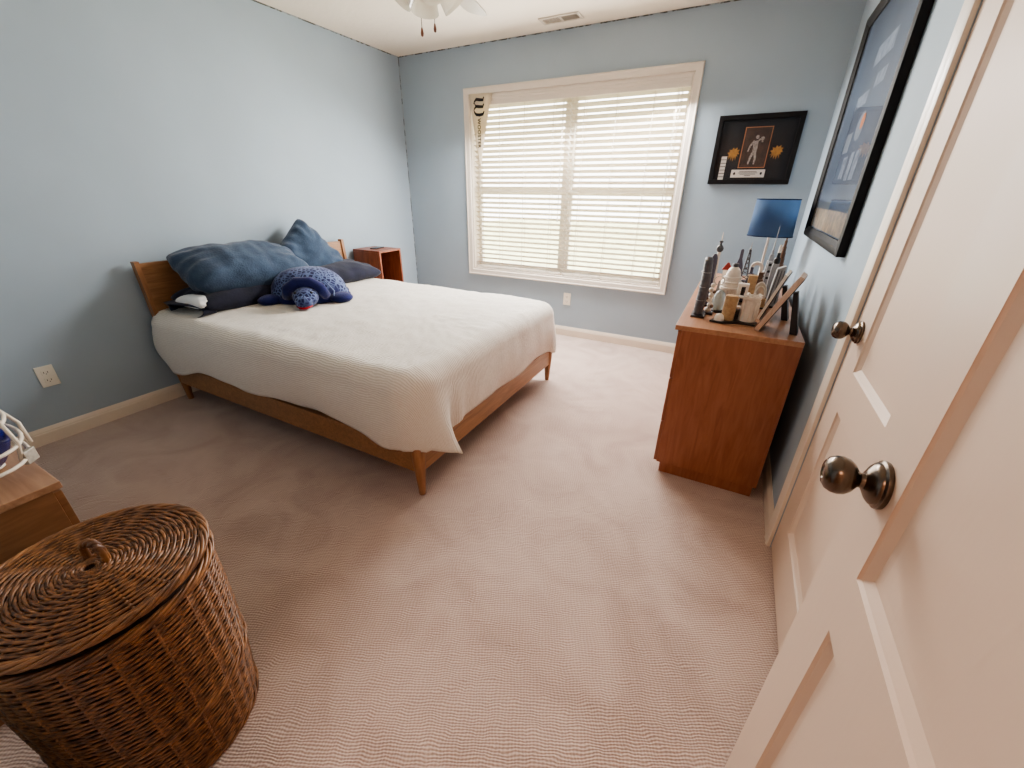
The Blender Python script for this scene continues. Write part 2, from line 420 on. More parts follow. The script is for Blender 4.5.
# baseboards with a moulded top
def baseboard(name, p0, p1, nrm):
    prof = [(0, 0), (.014, 0), (.014, .062), (.0115, .068), (.0115, .073), (.008, .08), (.0045, .088), (.003, .092), (0, .092)]
    b = MB()
    b.rings([[(p[0]+nrm[0]*a, p[1]+nrm[1]*a, z) for a, z in prof] for p in (p0, p1)])
    return st(b.build(name, M['trim']))
baseboard('baseboard_left', (0, YF), (0, D), (1, 0))
baseboard('baseboard_back', (0, D), (W, D), (0, -1))
baseboard('baseboard_right', (W, fy1+.065), (W, D), (-1, 0))
baseboard('baseboard_front', (0, YF), (hx0-.06, YF), (0, 1))

# cracked dark caulk line where the walls meet the ceiling
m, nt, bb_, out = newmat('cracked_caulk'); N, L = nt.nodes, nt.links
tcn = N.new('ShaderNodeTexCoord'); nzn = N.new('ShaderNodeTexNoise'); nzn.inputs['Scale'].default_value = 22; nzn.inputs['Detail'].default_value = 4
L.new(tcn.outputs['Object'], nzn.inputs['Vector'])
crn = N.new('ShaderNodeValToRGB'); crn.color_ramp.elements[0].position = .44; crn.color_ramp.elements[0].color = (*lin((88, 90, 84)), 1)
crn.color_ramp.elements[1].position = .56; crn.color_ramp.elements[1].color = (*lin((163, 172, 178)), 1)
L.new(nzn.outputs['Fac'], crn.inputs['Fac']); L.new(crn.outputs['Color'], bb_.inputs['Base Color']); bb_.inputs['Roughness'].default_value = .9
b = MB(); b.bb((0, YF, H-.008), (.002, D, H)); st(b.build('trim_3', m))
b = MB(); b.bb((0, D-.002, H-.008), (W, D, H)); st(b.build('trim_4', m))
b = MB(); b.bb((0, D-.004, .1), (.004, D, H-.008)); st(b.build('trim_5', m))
# door casing on the right wall
b = MB()
cp = [(0, 0), (0, .011), (.012, .016), (.03, .0135), (.052, .018), (.06, .012), (.062, 0)]   # inner edge -> outer edge
for y, sg in ((fy0, -1), (fy1, 1)):
    b.rings([[(W-d, y+sg*(a), z) for a, d in cp] for z in (0, fh+.06)])
b.rings([[(W-d, y, fh+a) for a, d in cp] for y in (fy0-.06, fy1+.06)])
st(b.build('trim_2', M['trim'], smooth=True, angle=35))

def door_slab(b, xf, xb, y0, y1, z0, z1, panels, twofaced=True):
    """slab between xf (face to the room) and xb; panels are (ya,yb,za,zb) with a bevelled recess"""
    for x, sg in ((xf, 1), (xb, -1)):
        dep, bw = (.013*sg if xb > xf else -.013*sg), .031
        ya, yb = panels[0][0], panels[0][1]
        def q(a0, a1, c0, c1, xx=x): b.poly([(xx, a0, c0), (xx, a1, c0), (xx, a1, c1), (xx, a0, c1)])
        q(y0, ya, z0, z1); q(yb, y1, z0, z1)
        zs = [z0]+[v for p in panels for v in (p[2], p[3])]+[z1]
        for k in range(0, len(zs), 2): q(ya, yb, zs[k], zs[k+1])
        for (pa, pb, za, zb) in panels:
            o = [(pa, za), (pb, za), (pb, zb), (pa, zb)]
            steps = [(0, 0), (.004, .35), (bw*.55, .95), (bw, 1.0)]
            loops = [[(x+dep*f, pa+(w if i in (0, 3) else -w)*1, za+w if i in (0, 1) else zb-w) for i, _ in enumerate(o)] if False else
                     [(x+dep*f, pa+w, za+w), (x+dep*f, pb-w, za+w), (x+dep*f, pb-w, zb-w), (x+dep*f, pa+w, zb-w)] for w, f in steps]
            for l0, l1 in zip(loops, loops[1:]):
                for i in range(4): b.poly([l0[i], l0[(i+1) % 4], l1[(i+1) % 4], l1[i]])
            b.poly(loops[-1])
    b.poly([(xf, y0, z0), (xb, y0, z0), (xb, y0, z1), (xf, y0, z1)]); b.poly([(xf, y1, z0), (xb, y1, z0), (xb, y1, z1), (xf, y1, z1)])
    b.poly([(xf, y0, z0), (xb, y0, z0), (xb, y1, z0), (xf, y1, z0)]); b.poly([(xf, y0, z1), (xb, y0, z1), (xb, y1, z1), (xf, y1, z1)])
    bmesh.ops.remove_doubles(b.bm, verts=b.bm.verts[:], dist=1e-5)

def door_knob(parent, x, y, z, sg=-1):
    """a round pewter knob on a stepped rose, sticking out along sg*x"""
    b = MB()
    rose = [(.033, 0), (.034, .003), (.0335, .006), (.030, .008), (.0295, .011), (.025, .015), (.016, .020), (.0125, .022)]
    b.lathe([(r, sg*h) for r, h in rose], (x, y, z), 32, True, 'X')
    k = b.build('knob_rose', M['pewter'], parent, True, 40)
    b = MB()
    neck = [(.012, .02), (.0105, .026), (.0105, .036), (.014, .039), (.0205, .0435), (.0255, .050), (.0272, .057), (.0265, .064), (.023, .071), (.017, .0755), (.010, .077), (.009, .0755), (.002, .0755)]
    b.lathe([(r, sg*(h if h < .03 else h-.009)) for r, h in neck], (x, y, z), 32, True, 'X')
    b.build('door_knob', M['pewter'], parent, True, 50)

# door_1: the room door, swung open beside the camera
d1 = st(empty('door_1', (3.43, YF, 0)))
ny1 = .695; ny0 = ny1-.895; xf = 3.43
b = MB(); door_slab(b, xf, xf+.035, ny0, ny1, .012, 2.03, [(ny0+.122, ny1-.122, .20, .708), (ny0+.122, ny1-.120, .818, 1.91)])
b.build('door_leaf', M['door'], d1)
door_knob(d1, xf, .624, .944, -1); door_knob(d1, xf+.035, .624, .944, 1)
b = MB(); b.bb((xf+.006, ny1-.0005, .90), (xf+.029, ny1+.0015, .98), .0005); b.build('latch_plate', M['pewter'], d1)
local(d1)
# door_2: closed in the right wall
d2 = st(empty('door_2', (W, fy0, 0)))
xg = W+.003
b = MB(); door_slab(b, xg, xg+.035, fy0+.003, fy1-.003, .012, fh-.004, [(fy0+.12, fy1-.135, .20, .70), (fy0+.12, fy1-.135, .83, 1.91)])
b.build('door_leaf', M['door_far'], d2)
door_knob(d2, xg, 1.505, .932, -1)
b = MB(); b.bb((xg+.036, fy0, 0), (xg+.06, fy1, fh)); b.build('door_backing', M['dark'], d2)
local(d2)

# ------------------------------------------------------------------ window
win = st(empty('window_1', (1.73, D, wz0)))
b = MB()
cw = [(0, .004), (.005, .014), (.038, .017), (.044, .022), (.051, .022), (.055, .014), (.055, 0)]
def casing_run(b, pa, pb, na, nb):     # pa,pb: inner corners (x,z); na,nb: mitre directions
    b.rings([[(p[0]+n[0]*a, D-d, p[1]+n[1]*a) for a, d in [(0, 0)]+cw] for p, n in ((pa, na), (pb, nb))])
cs = [((wx0, wz0), (-1, -1)), ((wx1, wz0), (1, -1)), ((wx1, wz1), (1, 1)), ((wx0, wz1), (-1, 1))]
for i in range(4):
    (pa, na), (pb, nb) = cs[i], cs[(i+1) % 4]; casing_run(b, pa, pb, na, nb)
b.build('window_casing', M['casing'], win, True, 30)
b = MB()      # jamb lining
jt = .012
b.bb((wx0, D, wz0), (wx0+jt, D+.16, wz1)); b.bb((wx1-jt, D, wz0), (wx1, D+.16, wz1))
b.bb((wx0+jt, D, wz0), (wx1-jt, D+.16, wz0+jt)); b.bb((wx0+jt, D, wz1-jt), (wx1-jt, D+.16, wz1))
b.build('jamb', M['casing'], win)
mx = (wx0+wx1)/2; zc = 1.30
b = MB()
ys, ye = D+.10, D+.145
b.bb((mx-.022, ys, wz0+jt), (mx+.022, ye, wz1-jt), .003)
for x0, x1 in ((wx0+jt, mx-.022), (mx+.022, wx1-jt)):
    for xa in (x0, x1-.03): b.bb((xa, ys+.005, wz0+jt), (xa+.03, ye-.005, wz1-jt), .003)
    for za, zb in ((wz0+jt, wz0+jt+.05), (zc-.024, zc+.024), (wz1-jt-.05, wz1-jt)): b.bb((x0+.03, ys+.006, za), (x1-.03, ye-.006, zb), .003)
b.build('sash_frame', M['vinyl'], win)
for x0, x1 in ((wx0+jt+.03, mx-.052), (mx+.052, wx1-jt-.03)):
    for za, zb in ((wz0+jt+.05, zc-.024), (zc+.024, wz1-jt-.05)):
        b = MB(); b.poly([(x0, D+.12, za), (x1, D+.12, za), (x1, D+.12, zb), (x0, D+.12, zb)]); b.build('pane', M['glass'], win)
local(win)

# blinds
yb = D+.045
NSL, PITCH, SW, TILT = 32, .0440, .050, math.radians(26)
def blind(x0, x1, label, cords, tassels):
    t = empty('window_blind', ((x0+x1)/2, yb, 2.04)); tag(t, label, 'blind', None)
    b = MB(); b.bb((x0, yb-.022, 2.01), (x1, yb+.025, 2.06), .003); b.build('headrail', M['blind'], t)
    b = MB(); zb = .603
    for k in range(NSL):
        zc = zb+.03+k*(1.99-zb-.03)/(NSL-1)
        sec = []
        for j in range(5):                         # slightly crowned slat, room edge high, outer edge low
            u = (j/4-.5)*SW; cr = .0022*(1-(2*j/4-1)**2)
            sec.append((u*math.cos(TILT)+cr*math.sin(TILT), -u*math.sin(TILT)+cr*math.cos(TILT)))
        top = [(yb+a, zc+h+.0013) for a, h in sec]; bot = [(yb+a, zc+h-.0013) for a, h in reversed(sec)]
        b.rings([[(x, y, z) for y, z in top+bot] for x in (x0+.003, x1-.003)])
    b.build('slats', M['slat'], t, True, 40)
    b = MB(); b.bb((x0+.003, yb-.025, zb-.022), (x1-.003, yb+.025, zb), .004); b.build('bottom_rail', M['blind'], t)
    for f in cords:
        x = x0+(x1-x0)*f
        b = MB()
        b.tube([(x, yb-.027, 2.02), (x, yb-.027, zb)], .0022, 6); b.tube([(x, yb+.027, 2.02), (x, yb+.027, zb)], .0014, 6)
        b.build('ladder_cord', M['slat'], t)
    for x, zt in tassels:
        b = MB(); b.tube([(x-.004, yb-.030, 2.02), (x-.003, yb-.036, 1.5), (x, yb-.036, zt)], .002, 6)
        b.tube([(x+.005, yb-.030, 2.02), (x+.004, yb-.037, 1.5), (x, yb-.037, zt)], .002, 6)
        lc = b.build('lift_cord', M['cord'], t)
        b = MB(); b.lathe([(.002, 0), (.006, -.006), (.0085, -.035), (.007, -.042), (.002, -.044)], (x, yb-.036, zt), 12); b.build('tassel', M['blind'], lc, True, 50)
    local(t)
xs = 1.752
blind(.799, xs-.004, 'left white slatted window blind, behind the hanging pennant', (.07, .30, .56, .85), ((.873, 1.12), (xs-.06, 1.10)))
blind(xs+.004, 2.6625, 'right white slatted window blind, the half nearer the dresser', (.13, .42, .73, .94), ((xs+.055, 1.10), (2.585, 1.12)))
t = empty('blind_valance', (mx, yb-.03, 2.03)); tag(t, 'long white moulded valance across the top of the window blinds', 'valance')
b = MB()
pv = [(0, 0), (.012, 0), (.016, .006), (.016, .03), (.013, .034), (.016, .04), (.016, .052), (.013, .056), (.018, .064), (.018, .076), (0, .076)]
b.rings([[(x, D+.012-a+.0, 1.994+z) for a, z in pv] for x in (.797, 2.6645)])
b.build('valance_board', M['casing'], t, True, 30); local(t)

# pennant hanging at the top left of the window
pen = empty('pennant', (.9, 3.69, 2.085)); tag(pen, 'cream triangular felt pennant with black lettering hanging at the window top left corner', 'pennant')
yp = 3.684
pa, pb_, pc = (.788, 2.088), (1.026, 2.080), (.898, 1.500)
b = MB(); n = 14
rows = []
for i in range(n+1):
    f = i/n
    l = [pa[0]*(1-f)+pc[0]*f, pa[1]*(1-f)+pc[1]*f]; r = [pb_[0]*(1-f)+pc[0]*f+.002, pb_[1]*(1-f)+pc[1]*f]
    rows.append([(l[0]*(1-g)+r[0]*g, yp+.003*math.sin(f*7+g*2)*f+.0085*(1-f)**10, l[1]*(1-g)+r[1]*g) for g in (0, .25, .5, .75, 1)])
b.rings(rows, closed=False)
f = b.build('felt', M['felt'], pen, True)
sd = f.modifiers.new('thick', 'SOLIDIFY'); sd.thickness = .0025; sd.offset = 0
b = MB()       # blackletter capital, turned to read downwards
X0, Z0, HH, WW = .846, 2.056, .108, .145
fn = lambda a, c: (X0+c*HH, yp-.0075, Z0-a*WW)
for pts, wd in (([(.02, 1.0), (.09, .93), (.17, .92), (.15, .55), (.11, .25), (.22, .08), (.33, 0)], [.06, .12, .15, .17, .16, .1, .05]),
                ([(.37, 1.0), (.44, .92), (.52, .9), (.50, .5), (.47, .25), (.58, .08), (.69, 0)], [.06, .12, .15, .17, .16, .1, .05]),
                ([(.74, 1.02), (.82, .95), (.90, .9), (.93, .55), (.90, .25), (.80, .1), (.66, .0)], [.06, .12, .15, .17, .16, .12, .05]),
                ([(.26, .04), (.38, .14), (.49, .28)], [.05, .07, .06]), ([(.62, .02), (.50, .12)], [.05, .04])):
    b.ribbon(pts, wd, fn)
b.build('letter_mark', M['black_ink'], pen)
def text_mesh(s, size, fn, name, m, parent, spacing=1.0, bold=0):
    cu = bpy.data.curves.new(name, 'FONT'); cu.body = s; cu.size = size; cu.space_character = spacing; cu.offset = bold
    o = bpy.data.objects.new(name+'_tmp', cu); C.objects.link(o)
    dg = bpy.context.evaluated_depsgraph_get(); dg.update()
    me = bpy.data.meshes.new_from_object(o.evaluated_get(dg))
    bpy.data.objects.remove(o)
    for v in me.vertices: v.co = Vector(fn(v.co.x, v.co.y))
    me.materials.clear(); me.materials.append(m)
    q = bpy.data.objects.new(name, me); C.objects.link(q); q.parent = parent
    return q
text_mesh('WOOSTER', .044, lambda a, c: (.886+c, yp-.0085, 1.895-a), 'lettering', M['black_ink'], pen, 1.12, .0012)
local(pen)

# ------------------------------------------------------------------ outlets, vent
def outlet(x, y, z, axis, label):
    t = empty('wall_outlet', (x, y, z)); tag(t, label, 'outlet', 'wall outlets')
    f = (lambda a, c, d: (x+d, y+a, z+c)) if axis == 'x' else (lambda a, c, d: (x+a, y-d, z+c))
    def bx(a0, a1, c0, c1, d0, d1, bev, name, m, par):
        p, q = f(a0, c0, d0), f(a1, c1, d1); b = MB(); b.bb([min(p[i], q[i]) for i in range(3)], [max(p[i], q[i]) for i in range(3)], bev); return b.build(name, m, par)
    bx(-.036, .036, -.058, .058, 0, .006, .002, 'cover_plate', M['plate'], t)
    for s in (-1, 1):
        k = bx(-.017, .017, s*.022-.014, s*.022+.014, .005, .008, .001, 'socket', M['plate'], t)
        b = MB()
        for a0, a1, c0, c1 in ((-.009, -.0065, -.003, .006), (.0065, .009, -.003, .006), (-.002, .002, -.010, -.006)):
            p, q = f(a0, s*.022+c0, .0078), f(a1, s*.022+c1, .0084); b.bb([min(p[i], q[i]) for i in range(3)], [max(p[i], q[i]) for i in range(3)])
        b.build('slots', M['dark'], k)
    local(t)
outlet(0, .601, .364, 'x', 'white wall outlet low on the left wall, beyond the wicker basket')
outlet(1.842, D, .366, 'y', 'white wall outlet under the window, past the foot of the bed')
vt = empty('ceiling_vent', (1.727, 3.494, H)); tag(vt, 'small white slotted air vent in the ceiling above the window', 'vent')
b = MB(); vx0, vx1, vy0, vy1 = 1.57, 1.88, 3.432, 3.558
for a, c in (((vx0, vy0), (vx1, vy0+.022)), ((vx0, vy1-.022), (vx1, vy1)), ((vx0, vy0+.022), (vx0+.022, vy1-.022)), ((vx1-.022, vy0+.022), (vx1, vy1-.022)), ((1.718, vy0+.022), (1.736, vy1-.022))):
    b.bb((a[0], a[1], H-.008), (c[0], c[1], H-.0005), .002)
b.build('vent_frame', M['vent'], vt)
b = MB(); b.bb((vx0+.02, vy0+.02, H-.0015), (vx1-.02, vy1-.02, H-.0005)); b.build('vent_duct', M['dark'], vt)
for x0, x1, tl in ((vx0+.022, 1.718, 62), (1.736, vx1-.022, -38)):
    b = MB()
    for k in range(7):
        b.box(((x0+x1)/2, vy0+.030+k*.0112, H-.005), (x1-x0, .011 if tl > 0 else .006, .001), Matrix.Rotation(math.radians(12 if tl > 0 else 80), 3, 'X'))
    b.build('louvers', M['vent'], vt)
local(vt)

# ------------------------------------------------------------------ ceiling fan
fx, fy = 1.75, 1.90
fan = empty('ceiling_fan', (fx, fy, H)); tag(fan, 'white ceiling fan with frosted glass shades and two pull chains', 'ceiling fan')
b = MB(); b.lathe([(.075, H-.0005), (.075, H-.02), (.055, H-.05), (.02, H-.06)], (fx, fy, 0), 28); b.build('canopy', M['fan_white'], fan, True, 40)
b = MB(); b.lathe([(.014, H-.06), (.014, 2.3)], (fx, fy, 0), 16); b.build('downrod', M['fan_white'], fan, True, 40)
b = MB(); b.lathe([(.03, 2.31), (.09, 2.295), (.115, 2.26), (.115, 2.225), (.09, 2.195), (.06, 2.185)], (fx, fy, 0), 32); b.build('motor_housing', M['fan_white'], fan, True, 40)
b = MB(); b.lathe([(.055, 2.19), (.06, 2.16), (.05, 2.12), (.03, 2.10), (.012, 2.085)], (fx, fy, 0), 28); b.build('light_kit', M['fan_white'], fan, True, 40)
for k in range(5):
    a = math.radians(102+72*k); ca, sa = math.cos(a), math.sin(a)
    def P(r, w, z): return (fx+r*ca-w*sa, fy+r*sa+w*ca, z)
    b = MB(); prof = [(.17, .045), (.22, .058), (.45, .066), (.60, .066), (.645, .055), (.66, .03)]
    tl = .22
    up = [P(r, w, 2.215+w*tl) for r, w in prof]+[P(r, -w, 2.215-w*tl) for r, w in reversed(prof)]
    dn = [(p[0], p[1], p[2]-.006) for p in up]
    b.rings([up, dn]); bl = b.build('blade', M['fan_blade'], fan)
    b = MB(); up = [P(.10, .016, 2.216), P(.2, .03, 2.220), P(.24, 0, 2.216), P(.2, -.03, 2.208), P(.10, -.016, 2.212)]
    b.rings([[(p[0], p[1], p[2]-.0085) for p in up], [(p[0], p[1], p[2]-.0125) for p in up]]); b.build('blade_bracket', M['fan_white'], bl)
for k in range(4):
    a = math.radians(134+90*k); ca, sa = math.cos(a), math.sin(a)
    ax = Vector((ca*.62, sa*.62, -.78)).normalized(); o = Vector((fx+ca*.05, fy+sa*.05, 2.158))
    b = MB(); b.tube([(fx+ca*.02, fy+sa*.02, 2.14), o, o+ax*.03], [.012, .014, .02], 12)
    b.build('shade_arm', M['fan_white'], fan, True, 40)
    side = ax.cross(Vector((0, 0, 1))).normalized(); up = ax.cross(side)
    b = MB(); prof = [(.020, .022), (.030, .03), (.045, .05), (.056, .08), (.060, .105), (.064, .125), (.061, .124), (.056, .103), (.052, .08), (.041, .052), (.027, .034), (.018, .026)]
    b.rings([[o+ax*h+(side*math.cos(2*PI*i/28)+up*math.sin(2*PI*i/28))*r for i in range(28)] for r, h in prof])
    b.build('glass_shade', M['frosted'], fan, True, 60)
for px, py, zb in ((1.665, 1.955, 1.995), (1.70, 2.01, 2.02)):
    b = MB(); b.tube([(px, py, 2.12), (px, py, zb)], .0016, 6); ch = b.build('pull_chain', M['chain'], fan)
    b = MB(); b.lathe([(.002, 0), (.004, -.004), (.0075, -.022), (.006, -.032), (.002, -.035)], (px, py, zb), 14); b.build('fob', M['fob'], ch, True, 50)
local(fan)

# ------------------------------------------------------------------ bed
bx0, bx1, by0, by1 = .03, 2.117, 1.146, 2.633
bed = empty('bed', (1.07, 1.89, 0)); tag(bed, 'low honey oak bed frame with slab headboard and tapered round legs', 'bed')
b = MB(); hb = [(.10, .36), (.075, .892), (.050, .892), (.075, .36)]
b.rings([[(x, y, z) for x, z in hb] for y in (by0-.012, by1+.03)])
b.build('headboard', M['oak'], bed)
for y in (by0-.017, by1+.035-.03):
    b = MB(); b.rings([[(x, yy, z) for x, z in [(.115, .34), (.085, .905), (.042, .905), (.068, .34)]] for yy in (y, y+.025)]); b.build('headboard_trim', M['oak_leg'], bed)
for y0, y1 in ((by0-.012, by0+.014), (by1-.014, by1+.012)):
    b = MB(); b.bb((.09, y0, .128), (bx1-.015, y1, .262), .004); b.build('side_rail', M['oak'], bed)
b = MB(); b.bb((bx1-.013, by0+.01, .132), (bx1+.013, by1-.01, .262), .004); b.build('foot_rail', M['oak'], bed)
b = MB()
for k in range(10): b.bb((.2+k*.2, by0+.014, .225), (.29+k*.2, by1-.014, .245))
b.build('slats', M['oak'], bed)
for x, y in ((bx1-.004, by0+.002), (bx1-.004, by1-.002), (.10, by0+.012), (.10, by1-.012)):
    b = MB(); b.lathe([(.0145, .0), (.016, .004), (.030, .19), (.031, .262), (.028, .266)], (x, y, 0), 24); b.build('leg', M['oak_leg'], bed, True, 40)
local(bed)

b = MB(); b.bb((.115, by0+.02, .262), (bx1-.02, by1-.02, .565), .04)
o = tag(b.build('mattress', M['mattress'], None, True, 60), 'thick mattress on the oak bed, hidden under the white quilt', 'mattress')

def nz(x, y, s, seed=0): return noise.noise(Vector((x*s, y*s, seed)))
# quilt: rounded-rectangle path wrapped over the mattress
QT = .604
qx0, qx1, qy0, qy1 = .085, 2.155, 1.108, 2.675
R = .085; CR = .05
def quilt():
    xa, xb, ya, yb2 = qx0, qx1-R, qy0+R, qy1-R
    path = []        # (x,y,nx,ny)
    n1, nc, n2 = 90, 14, 70
    for i in range(n1): f = i/n1; path.append((xa+(xb-CR-xa)*f, ya, 0, -1))
    for i in range(nc): a = -PI/2+PI/2*i/nc; path.append((xb-CR+CR*math.cos(a), ya+CR+CR*math.sin(a), math.cos(a), math.sin(a)))
    for i in range(n2): f = i/n2; path.append((xb, ya+CR+(yb2-ya-2*CR)*f, 1, 0))
    for i in range(nc): a = PI/2*i/nc; path.append((xb-CR+CR*math.cos(a), yb2-CR+CR*math.sin(a), math.cos(a), math.sin(a)))
    for i in range(n1+1): f = i/n1; path.append((xb-CR-(xb-CR-xa)*f, yb2, 0, 1))
    g = lambda v, c, w: math.exp(-((v-c)/w)**2)
    b = MB(); uvl = b.bm.loops.layers.uv.new('UVMap'); uvs = {}
    rows = []
    yc = (ya+yb2)/2
    NI, NA, NS = 26, 9, 16
    for (x, y, nx, ny) in path:
        row = []
        tx, ty = max(min(x, xb-CR-.35), xa), yc
        for k in range(NI):
            f = k/NI; px, py = tx+(x-tx)*f, ty+(y-ty)*f
            row.append(((px, py, QT), (px, py)))
        for k in range(NA+1):
            a = PI/2*k/NA; o = R*math.sin(a); d = R*(1-math.cos(a)); arc = R*a
            row.append(((x+nx*o, y+ny*o, QT-d), (x+nx*arc, y+ny*arc)))
        # hem
        if ny < -.5:
            hem = .303-.085*g(x, .20, .24)+.012*math.sin(x*5)+.004*math.sin(x*17)-.05*g(x, 1.98, .1)
        elif nx > .7:
            hem = .292+.008*math.sin(y*9)
        else: hem = .30
        cn = g(y, 1.258, .034)*(1 if nx > .3 else 0)
        if nx > .3: hem += -.075*cn-.022*g(y, 1.345, .045)
        cf = g(y, 2.60, .06)*(1 if nx > .3 else 0)
        hem += -.065*cf
        zt = QT-R
        for k in range(1, NS+1):
            f = k/NS
            bul = .012*math.sin(f*PI*.9)+.004*math.sin(x*9+y*11+f*3)*f
            if ny < -.5: bul += .010*f*math.sin(x*7.5+1.0)+.012*f*g(x, 1.95, .12)-.022*f*f*g(x, .06, .06)
            if nx > .3: bul += f*(.118*cn*f+.006*math.sin(y*13)-.004*g(y, 1.345, .03)+.03*g(y, 1.40, .03)*f*.6+.045*cf*math.sin(f*2.2))
            o = R+bul; z = zt+(hem-zt)*f
            ox = .0
            if ny < -.5: ox = (.05*f**6-.034*math.sin(f*PI*.92))*g(x, .085, .05)
            row.append(((x+nx*o+ox, y+ny*o, z), (x+nx*(R*PI/2+(zt-z)), y+ny*(R*PI/2+(zt-z)))))
        rows.append(row)
    prev = None
    for row in rows:
        vs = []
        for (p, uv) in row:
            x, y, z = p
            top = max(0, min(1, (z-QT+R)/R))
            z2 = z+top*(.007*nz(x, y, 3.2, 1)+.004*nz(x, y, 8, 2)+.0045*nz(x, y, 22, 3)) + top*.012*math.sin(PI*min(max((y-ya)/(yb2-ya), 0), 1))
            q = (1-top)
            v = b.v((x+q*.004*nz(y, z, 9, 4), y+q*.004*nz(x, z, 9, 5), z2)); vs.append(v); uvs[v] = uv
        if prev:
            for i in range(len(vs)-1): b.face([prev[i], prev[i+1], vs[i+1], vs[i]])
        prev = vs
    for fc in b.bm.faces:
        for l in fc.loops: l[uvl].uv = uvs[l.vert]
    bmesh.ops.remove_doubles(b.bm, verts=b.bm.verts[:], dist=2e-5)
    o = b.build('quilt', M['quilt'], None, True)
    sd = o.modifiers.new('thick', 'SOLIDIFY'); sd.thickness = .009; sd.offset = 1
    return tag(o, 'white ribbed cotton quilt draped over the bed', 'quilt')
quilt()

# ------------------------------------------------------------------ pillows
def pillow_mesh(w, h, th, seed, pinch=.10, n=36, m=28, wrinkle=.012, open_end=False):
    """soft closed pillow in local XY (w along X, h along Y), thickness along Z"""
    b = MB(); grids = []
    for sgn in (1, -1):
        g = []
        for i in range(n+1):
            r = []
            for j in range(m+1):
                u, v = -1+2*i/n, -1+2*j/m
                su, sv = math.copysign(abs(u)**.85, u), math.copysign(abs(v)**.85, v)
                x = su*w/2*(1-pinch*(1-abs(sv)**2)*abs(su)**3*.9); y = sv*h/2*(1-pinch*(1-abs(su)**2)*abs(sv)**3*.9)
                cr_ = 1-.07*(abs(su)*abs(sv))**5; x *= cr_; y *= cr_
                t = ((1-abs(su)**2.6)*(1-abs(sv)**2.6))**.52
                edge = min(1, t*2.2)
                z = sgn*th/2*t + edge*wrinkle*(noise.noise(Vector((x*7, y*7, seed+sgn)))*1.4+.7*noise.noise(Vector((x*16, y*9, seed+3*sgn))))
                ang = math.atan2(sv, su)
                z += sgn*edge*(1-t)*wrinkle*.9*math.sin(ang*14+seed)
                r.append(b.v((x, y, z)) if sgn > 0 or (0 < i < n and 0 < j < m) else grids[0][i][j])
            g.append(r)
        grids.append(g)
        for i in range(n):
            for j in range(m):
                b.face([g[i][j], g[i+1][j], g[i+1][j+1], g[i][j+1]])
    return b
def place(o, loc, rot): o.location = loc; o.rotation_euler = rot; return o
from mathutils import Euler
def basis(xdir, ydir):
    x = Vector(xdir).normalized(); y = Vector(ydir); y = (y-x*y.dot(x)).normalized(); z = x.cross(y)
    return Matrix((x, y, z)).transposed().to_euler()

# navy pillow with an open case end, under the long blue pillow
pl = empty('pillow', (.32, 1.54, .675)); tag(pl, 'dark navy pillow with open case end, under the long blue pillow', 'pillow', 'bed pillows')
b = pillow_mesh(.70, .44, .17, 4.2, .05, 30, 24, .008); o = b.build('pillowcase', M['navy'], pl, True); place(o, (0, .02, .0), basis((0, 1, 0), (-1, 0, .02)))
b = pillow_mesh(.16, .30, .085, 9.1, .06, 16, 16, .004); o = b.build('inner_pillow', M['white_cloth'], pl, True); place(o, (.05, -.262, .004), basis((0, 1, 0), (-1, 0, 0)))
b = MB()
rings_ = []
for k in range(9):                       # the loose end of the case
    f = k/8; yy = -.25-.10*f; rr = []
    for i in range(28):
        a = 2*PI*i/28; rx, rz = .19+.02*f, (.062-.018*f)
        rr.append((-.01+rx*math.copysign(abs(math.cos(a))**.7, math.cos(a))*1.0, yy+.02*math.sin(a*2+1)*f, -.028-.006*f+rz*math.sin(a)*(1 if math.sin(a) < 0 else (.55+.45*abs(math.cos(a-.4))))))
    rings_.append(rr)
b.rings(rings_, True, False); o = b.build('case_flap', M['navy'], pl, True); sd = o.modifiers.new('thick', 'SOLIDIFY'); sd.thickness = .004
pr_ = empty('pillow', (.30, 2.33, .685)); tag(pr_, 'dark navy pillow lying flat at the nightstand side of the bed', 'pillow', 'bed pillows')
b = pillow_mesh(.70, .44, .17, 12.7, .07, 34, 26, .010); o = b.build('pillowcase', M['navy'], pr_, True); place(o, (0, .0, 0), basis((.03, 1, -.02), (-1, 0, .1)))
pa_ = empty('pillow', (.30, 1.65, .818)); tag(pa_, 'long slate blue pillow lying on the navy pillow at the left', 'pillow', 'bed pillows')
b = pillow_mesh(.79, .42, .29, 2.5, .0, 44, 30, .016); o = b.build('pillowcase', M['blue_pillow'], pa_, True); place(o, (0, 0, 0), basis((.05, 1, -.07), (-.78, 0, .36)))
pb2 = empty('pillow', (.22, 2.215, .822)); tag(pb2, 'slate blue pillow tilted corner up against the headboard', 'pillow', 'bed pillows')
b = pillow_mesh(.47, .42, .20, 6.3, .05, 36, 30, .018); o = b.build('pillowcase', M['blue_pillow'], pb2, True); place(o, (0, 0, 0), basis((.26, .58, -.70), (-.26, .72, .62)))

